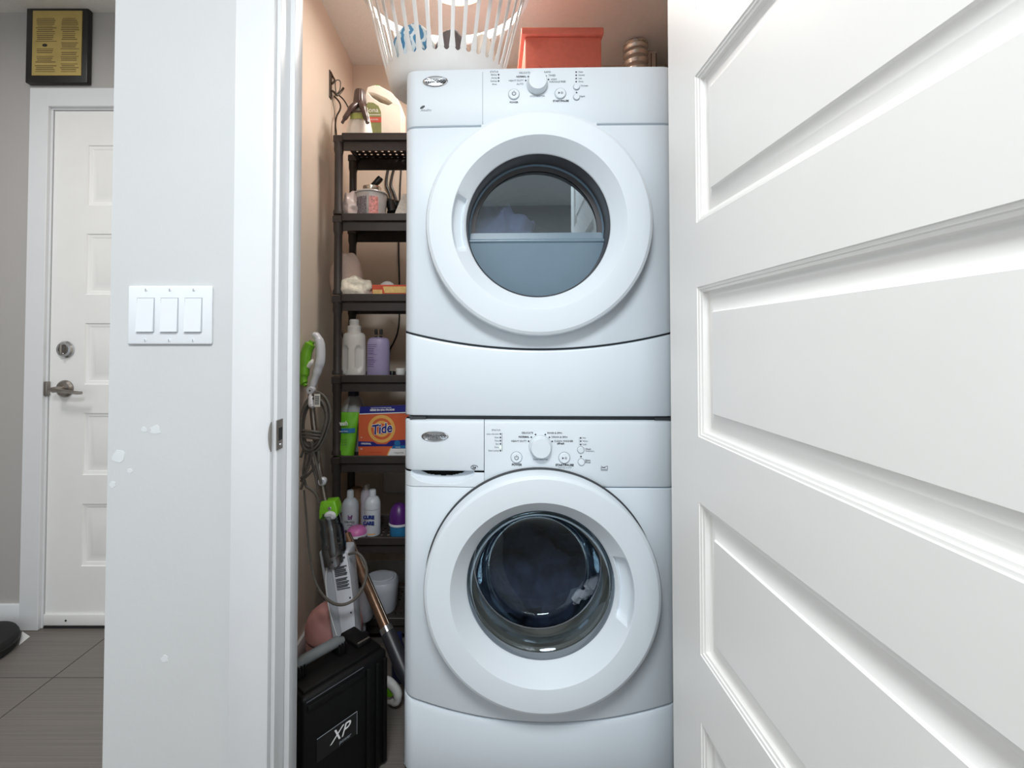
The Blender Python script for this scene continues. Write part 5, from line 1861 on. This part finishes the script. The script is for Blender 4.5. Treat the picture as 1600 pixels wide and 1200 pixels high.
bd = bar([(497, 545, 862, 860, 0.07, -0.004), (500, 546, 880, 880, 0.07, -0.008), (508, 551, 930, 930, 0.07, -0.012), (519, 557, 1000, 996, 0.06, -0.012), (527, 560, 1040, 1036, 0.05, -0.01)], m_grwh, 'body', M_, 0.008)
pln = bar([(515, 541, 874, 865, 0.010, -0.016), (521, 547, 905, 900, 0.010, -0.019), (529, 553, 960, 955, 0.010, -0.021), (535, 556, 1000, 996, 0.010, -0.021)], m_mopw, 'service_plate', bd, 0.0015)
# label print on the plate
for k in range(14):
    t_ = k / 13
    xa, xb = 521 + 9.5 * t_ * 0.55, 541.5 + 9.5 * t_ * 0.6
    ya, yb2 = 887 + 34 * t_, 883 + 34 * t_
    if k in (6,):
        continue
    short = random.uniform(0, 5)
    bar([(xa + 0.5, xb - short, ya, yb2, 0.001, -0.0215), (xa + 0.7, xb - short + 0.2, ya + 1.4, yb2 + 1.4, 0.001, -0.0215)], m_print, 'rating_print', bd, 0)
for (x, y) in ((519, 879), (537.5, 871), (547, 934), (548.5, 957)):
    obj('plate_screw', lathe([(0, 0.002), (0.0026, 0.002), (0.0026, -0.001), (0, -0.0012)], 10, c=mp(x, y, -0.021), axis='Y'), m_print, bd)
obj('body_piping', tube(smooth_path([mp(512, 880, -0.016), mp(509, 905, -0.016), mp(513, 945, -0.018), mp(519, 970, -0.018), mp(526, 993, -0.018)], 6), 0.0016, 6), m_whitep, bd)
obj('mop_head', box(-0.12, 0.08, -0.05, 0.05, 0.0, 0.03, bevel=0.01, seg=3), m_grwh, M_, loc=(0.045, 0.02, 0))
obj('neck', tube([mp(543, 1030, 0.02), (0.05, 0.02, 0.02)], [0.02, 0.016], 14), m_grwh, M_)

# ------------------------------------------------------------------ pink bin
m_pinkb = mat('dusty_pink_plastic', (224, 164, 161), 0.4, vary=0.03)
Yk = 1.575
kk = Yk / F_PX
c = W(525.5, 536, Yk)
PK = thing('pink_bin', 'dusty pink pedal bin with domed lid behind the black case', 'bin', (c.x, Yk, 0))
gz_ = lambda py: W(525, py, Yk).z
rr = 42.5 * kk
obj('body', lathe([(0, 0), (rr * 0.93, 0), (rr * 0.95, 0.004), (rr * 0.97, gz_(987)), (0, gz_(987))], 40, cap=False), m_pinkb, PK)
obj('lid', lathe([(rr * 0.98, gz_(985.5)), (rr, gz_(984)), (rr, gz_(976)), (rr * 0.96, gz_(966)), (rr * 0.86, gz_(957)), (rr * 0.6, gz_(948)), (rr * 0.3, gz_(944.5)), (0, gz_(943.5))], 40, cap=False), m_pinkb, PK)
obj('lid_gap', lathe([(rr * 0.975, gz_(988)), (rr * 0.985, gz_(987)), (rr * 0.985, gz_(985.5)), (rr * 0.97, gz_(985))], 40, cap=False), mat('dusk_pink_plastic', (120, 84, 84), 0.5), PK)

# white toilet-brush style holder between bin and shelf
c = W(571, 536, 1.66)
TH = thing('brush_holder', 'small pale grey holder on the floor between pink bin and shelf unit', 'holder', (c.x, 1.655, 0))
hz_ = lambda py: W(571, py, 1.655).z
obj('stem', lathe([(0, 0), (0.008, 0), (0.008, hz_(962)), (0, hz_(962))], 14), m_grwh, TH)
obj('head', lathe([(0, hz_(966)), (0.030, hz_(966)), (0.034, hz_(962)), (0.036, hz_(945)), (0.031, hz_(928)), (0.018, hz_(921)), (0, hz_(920))], 24, cap=False), m_grwh, TH)

# ------------------------------------------------------------------ bronze stick leaning to the right
m_bronze = mat('bronze_tube', (112, 86, 68), 0.3, metal=0.6, vary=0.12, scale=20)
ST0, ST1 = W(541, 836, 1.60), W(603, 981, 1.43)
ST2 = W(606, 990, 1.42)
end = ST0 + (ST2 - ST0) * ((ST0.z - 0.012) / (ST0.z - ST2.z))
VS = thing('vacuum_wand', 'bronze coloured vacuum wand with chrome collar slanting down beside the steam mop', 'vacuum wand', (ST1.x, ST1.y, 0))
vr = lambda v: (v.x - ST1.x, v.y - ST1.y, v.z)
obj('tube', tube([vr(ST0), vr(ST1)], 0.0165, 16), m_bronze, VS)
d_ = (ST1 - ST0).normalized()
side = Vector((0.9, -0.35, 0.35)).normalized()
obj('tube_ridge', tube([vr(ST0 + side * 0.015), vr(ST1 + side * 0.015)], 0.0035, 8), m_nickel, VS)
obj('tube_groove', tube([vr(ST0 - side * 0.012 + Vector((0, -0.010, 0))), vr(ST1 - side * 0.012 + Vector((0, -0.010, 0)))], 0.0032, 8), m_black, VS)
obj('collar', tube([vr(ST1 - d_ * 0.002), vr(ST1 + d_ * 0.018)], 0.0205, 20), m_chrome, VS)
obj('lower_tube', tube([vr(ST1 + d_ * 0.015), vr(ST1 + d_ * 0.12), vr(ST1 + d_ * 0.16)], [0.022, 0.024, 0.018], 16), mat('dark_slate_plastic', (44, 44, 50), 0.4), VS)

# ------------------------------------------------------------------ black hard case
zc_top = 0.296
A = Vector((-0.424, 1.052))
Cc = Vector((-0.272, 1.232))
dv = (Cc - A).normalized()
LN = (Cc - A).length
nv_ = Vector((-dv.y, dv.x))           # towards the back left
ang = math.atan2(dv.y, dv.x)
BC = thing('hard_case', 'black hard equipment case with grey carry handle on the closet floor', 'case', (A.x, A.y, 0), ang)
TH_ = 0.150
m_case = mat('case_black', (9, 9, 10), 0.5, vary=0.2, scale=120, bump=0.05, bump_scale=400, spec=0.25)
cs = obj('lower_shell', box(0, LN, 0, TH_ * 0.62, 0.0, zc_top, bevel=0.012, seg=3), m_case, BC)
obj('lid_shell', box(0, LN, TH_ * 0.64, TH_, 0.0, zc_top, bevel=0.012, seg=3), m_case, BC)
obj('rim', box(-0.004, LN + 0.004, TH_ * 0.56, TH_ * 0.70, 0.004, zc_top + 0.005, bevel=0.004), m_case, BC)
for x in (LN * 0.74, LN * 0.86, LN * 0.96):
    obj('rib', box(x - 0.006, x + 0.006, -0.005, 0.01, 0.01, zc_top - 0.02, bevel=0.003), m_case, BC)
obj('rib', box(0.012, LN * 0.70, -0.004, 0.01, zc_top - 0.035, zc_top - 0.018, bevel=0.003), m_case, BC)
obj('top_ledge', box(0.01, LN - 0.01, 0.015, TH_ - 0.02, zc_top - 0.005, zc_top + 0.008, bevel=0.004), m_case, BC)
# carry handle over the top
hy = TH_ * 0.50
for x in (0.030, 0.140):
    obj('handle_bracket', box(x - 0.014, x + 0.014, hy - 0.018, hy + 0.018, zc_top - 0.006, zc_top + 0.030, bevel=0.005), m_case, BC)
    for k in range(3):
        obj('bracket_rib', box(x - 0.010 + 0.008 * k, x - 0.006 + 0.008 * k, hy - 0.021, hy + 0.02, zc_top + 0.004, zc_top + 0.034, bevel=0.001, seg=1), m_case, BC)
obj('handle', tube([(0.022, hy, zc_top + 0.030), (0.04, hy, zc_top + 0.036), (0.13, hy, zc_top + 0.036), (0.148, hy, zc_top + 0.030)], [0.011, 0.013, 0.013, 0.011], 16),
    mat('grey_rubber', (104, 108, 110), 0.6, vary=0.08), BC)
for x in (LN * 0.83,):
    la = obj('latch', box(x - 0.022, x + 0.022, TH_ * 0.30, TH_ * 0.84, zc_top + 0.002, zc_top + 0.018, bevel=0.004), m_case, BC)
    obj('latch_pin', tube([(x - 0.018, TH_ * 0.34, zc_top + 0.018), (x + 0.018, TH_ * 0.34, zc_top + 0.018)], 0.0025, 8), m_nickel, la)
obj('front_edge', tube([(0.01, -0.0006, zc_top - 0.010), (LN * 0.68, -0.0006, zc_top - 0.010)], 0.0012, 6), m_print, BC)
# name plate on the big face
pz0, pz1 = 0.135, 0.190
npz = obj('name_plate', box(0.035, LN * 0.60, -0.0025, 0.004, pz0, pz1, bevel=0.0008, seg=1), m_black, BC)
for a, b in (((0.035, pz1), (LN * 0.60, pz1)), ((LN * 0.60, pz1), (LN * 0.60, pz0))):
    obj('plate_edge', tube([(a[0], -0.0028, a[1]), (b[0], -0.0028, b[1])], 0.0007, 6), m_printl, npz)
text('plate_lettering', 'XP', 0.040, (0.092, -0.0030, (pz0 + pz1) / 2 + 0.004), m_whitep, npz, shear=0.4)
text('plate_lettering', 'power', 0.012, (0.108, -0.0030, pz0 + 0.010), m_printl, npz, shear=0.2)

# ------------------------------------------------------------------ things on the floor between case and washer
c = W(618, 536, 1.42)
FB = thing('floor_tool', 'white and green plastic tool on the floor between black case and washer', 'tool', (c.x, 1.40, 0))
obj('body', tube(smooth_path([(-0.035, 0.02, 0.075), (-0.01, 0.0, 0.085), (0.014, -0.005, 0.062), (0.012, 0.0, 0.03), (-0.02, 0.02, 0.018)], 6), [0.010, 0.014, 0.014, 0.012, 0.010], 12), m_whitepl, FB)
obj('green_button', lathe([(0, 0.004), (0.014, 0.004), (0.013, -0.004), (0, -0.006)], 16, c=(-0.008, -0.006, 0.062), axis='Y'), m_lime2, FB)
c = W(624, 536, 1.52)
tag(obj('blue_bottle', lathe([(0, 0), (0.022, 0), (0.023, 0.004), (0.022, 0.10), (0.012, 0.125), (0.010, 0.15), (0, 0.15)], 20), mat('dark_blue_plastic', (28, 36, 74), 0.4), loc=(c.x, 1.53, 0)),
    'dark blue bottle on the floor against the washer side', 'bottle')
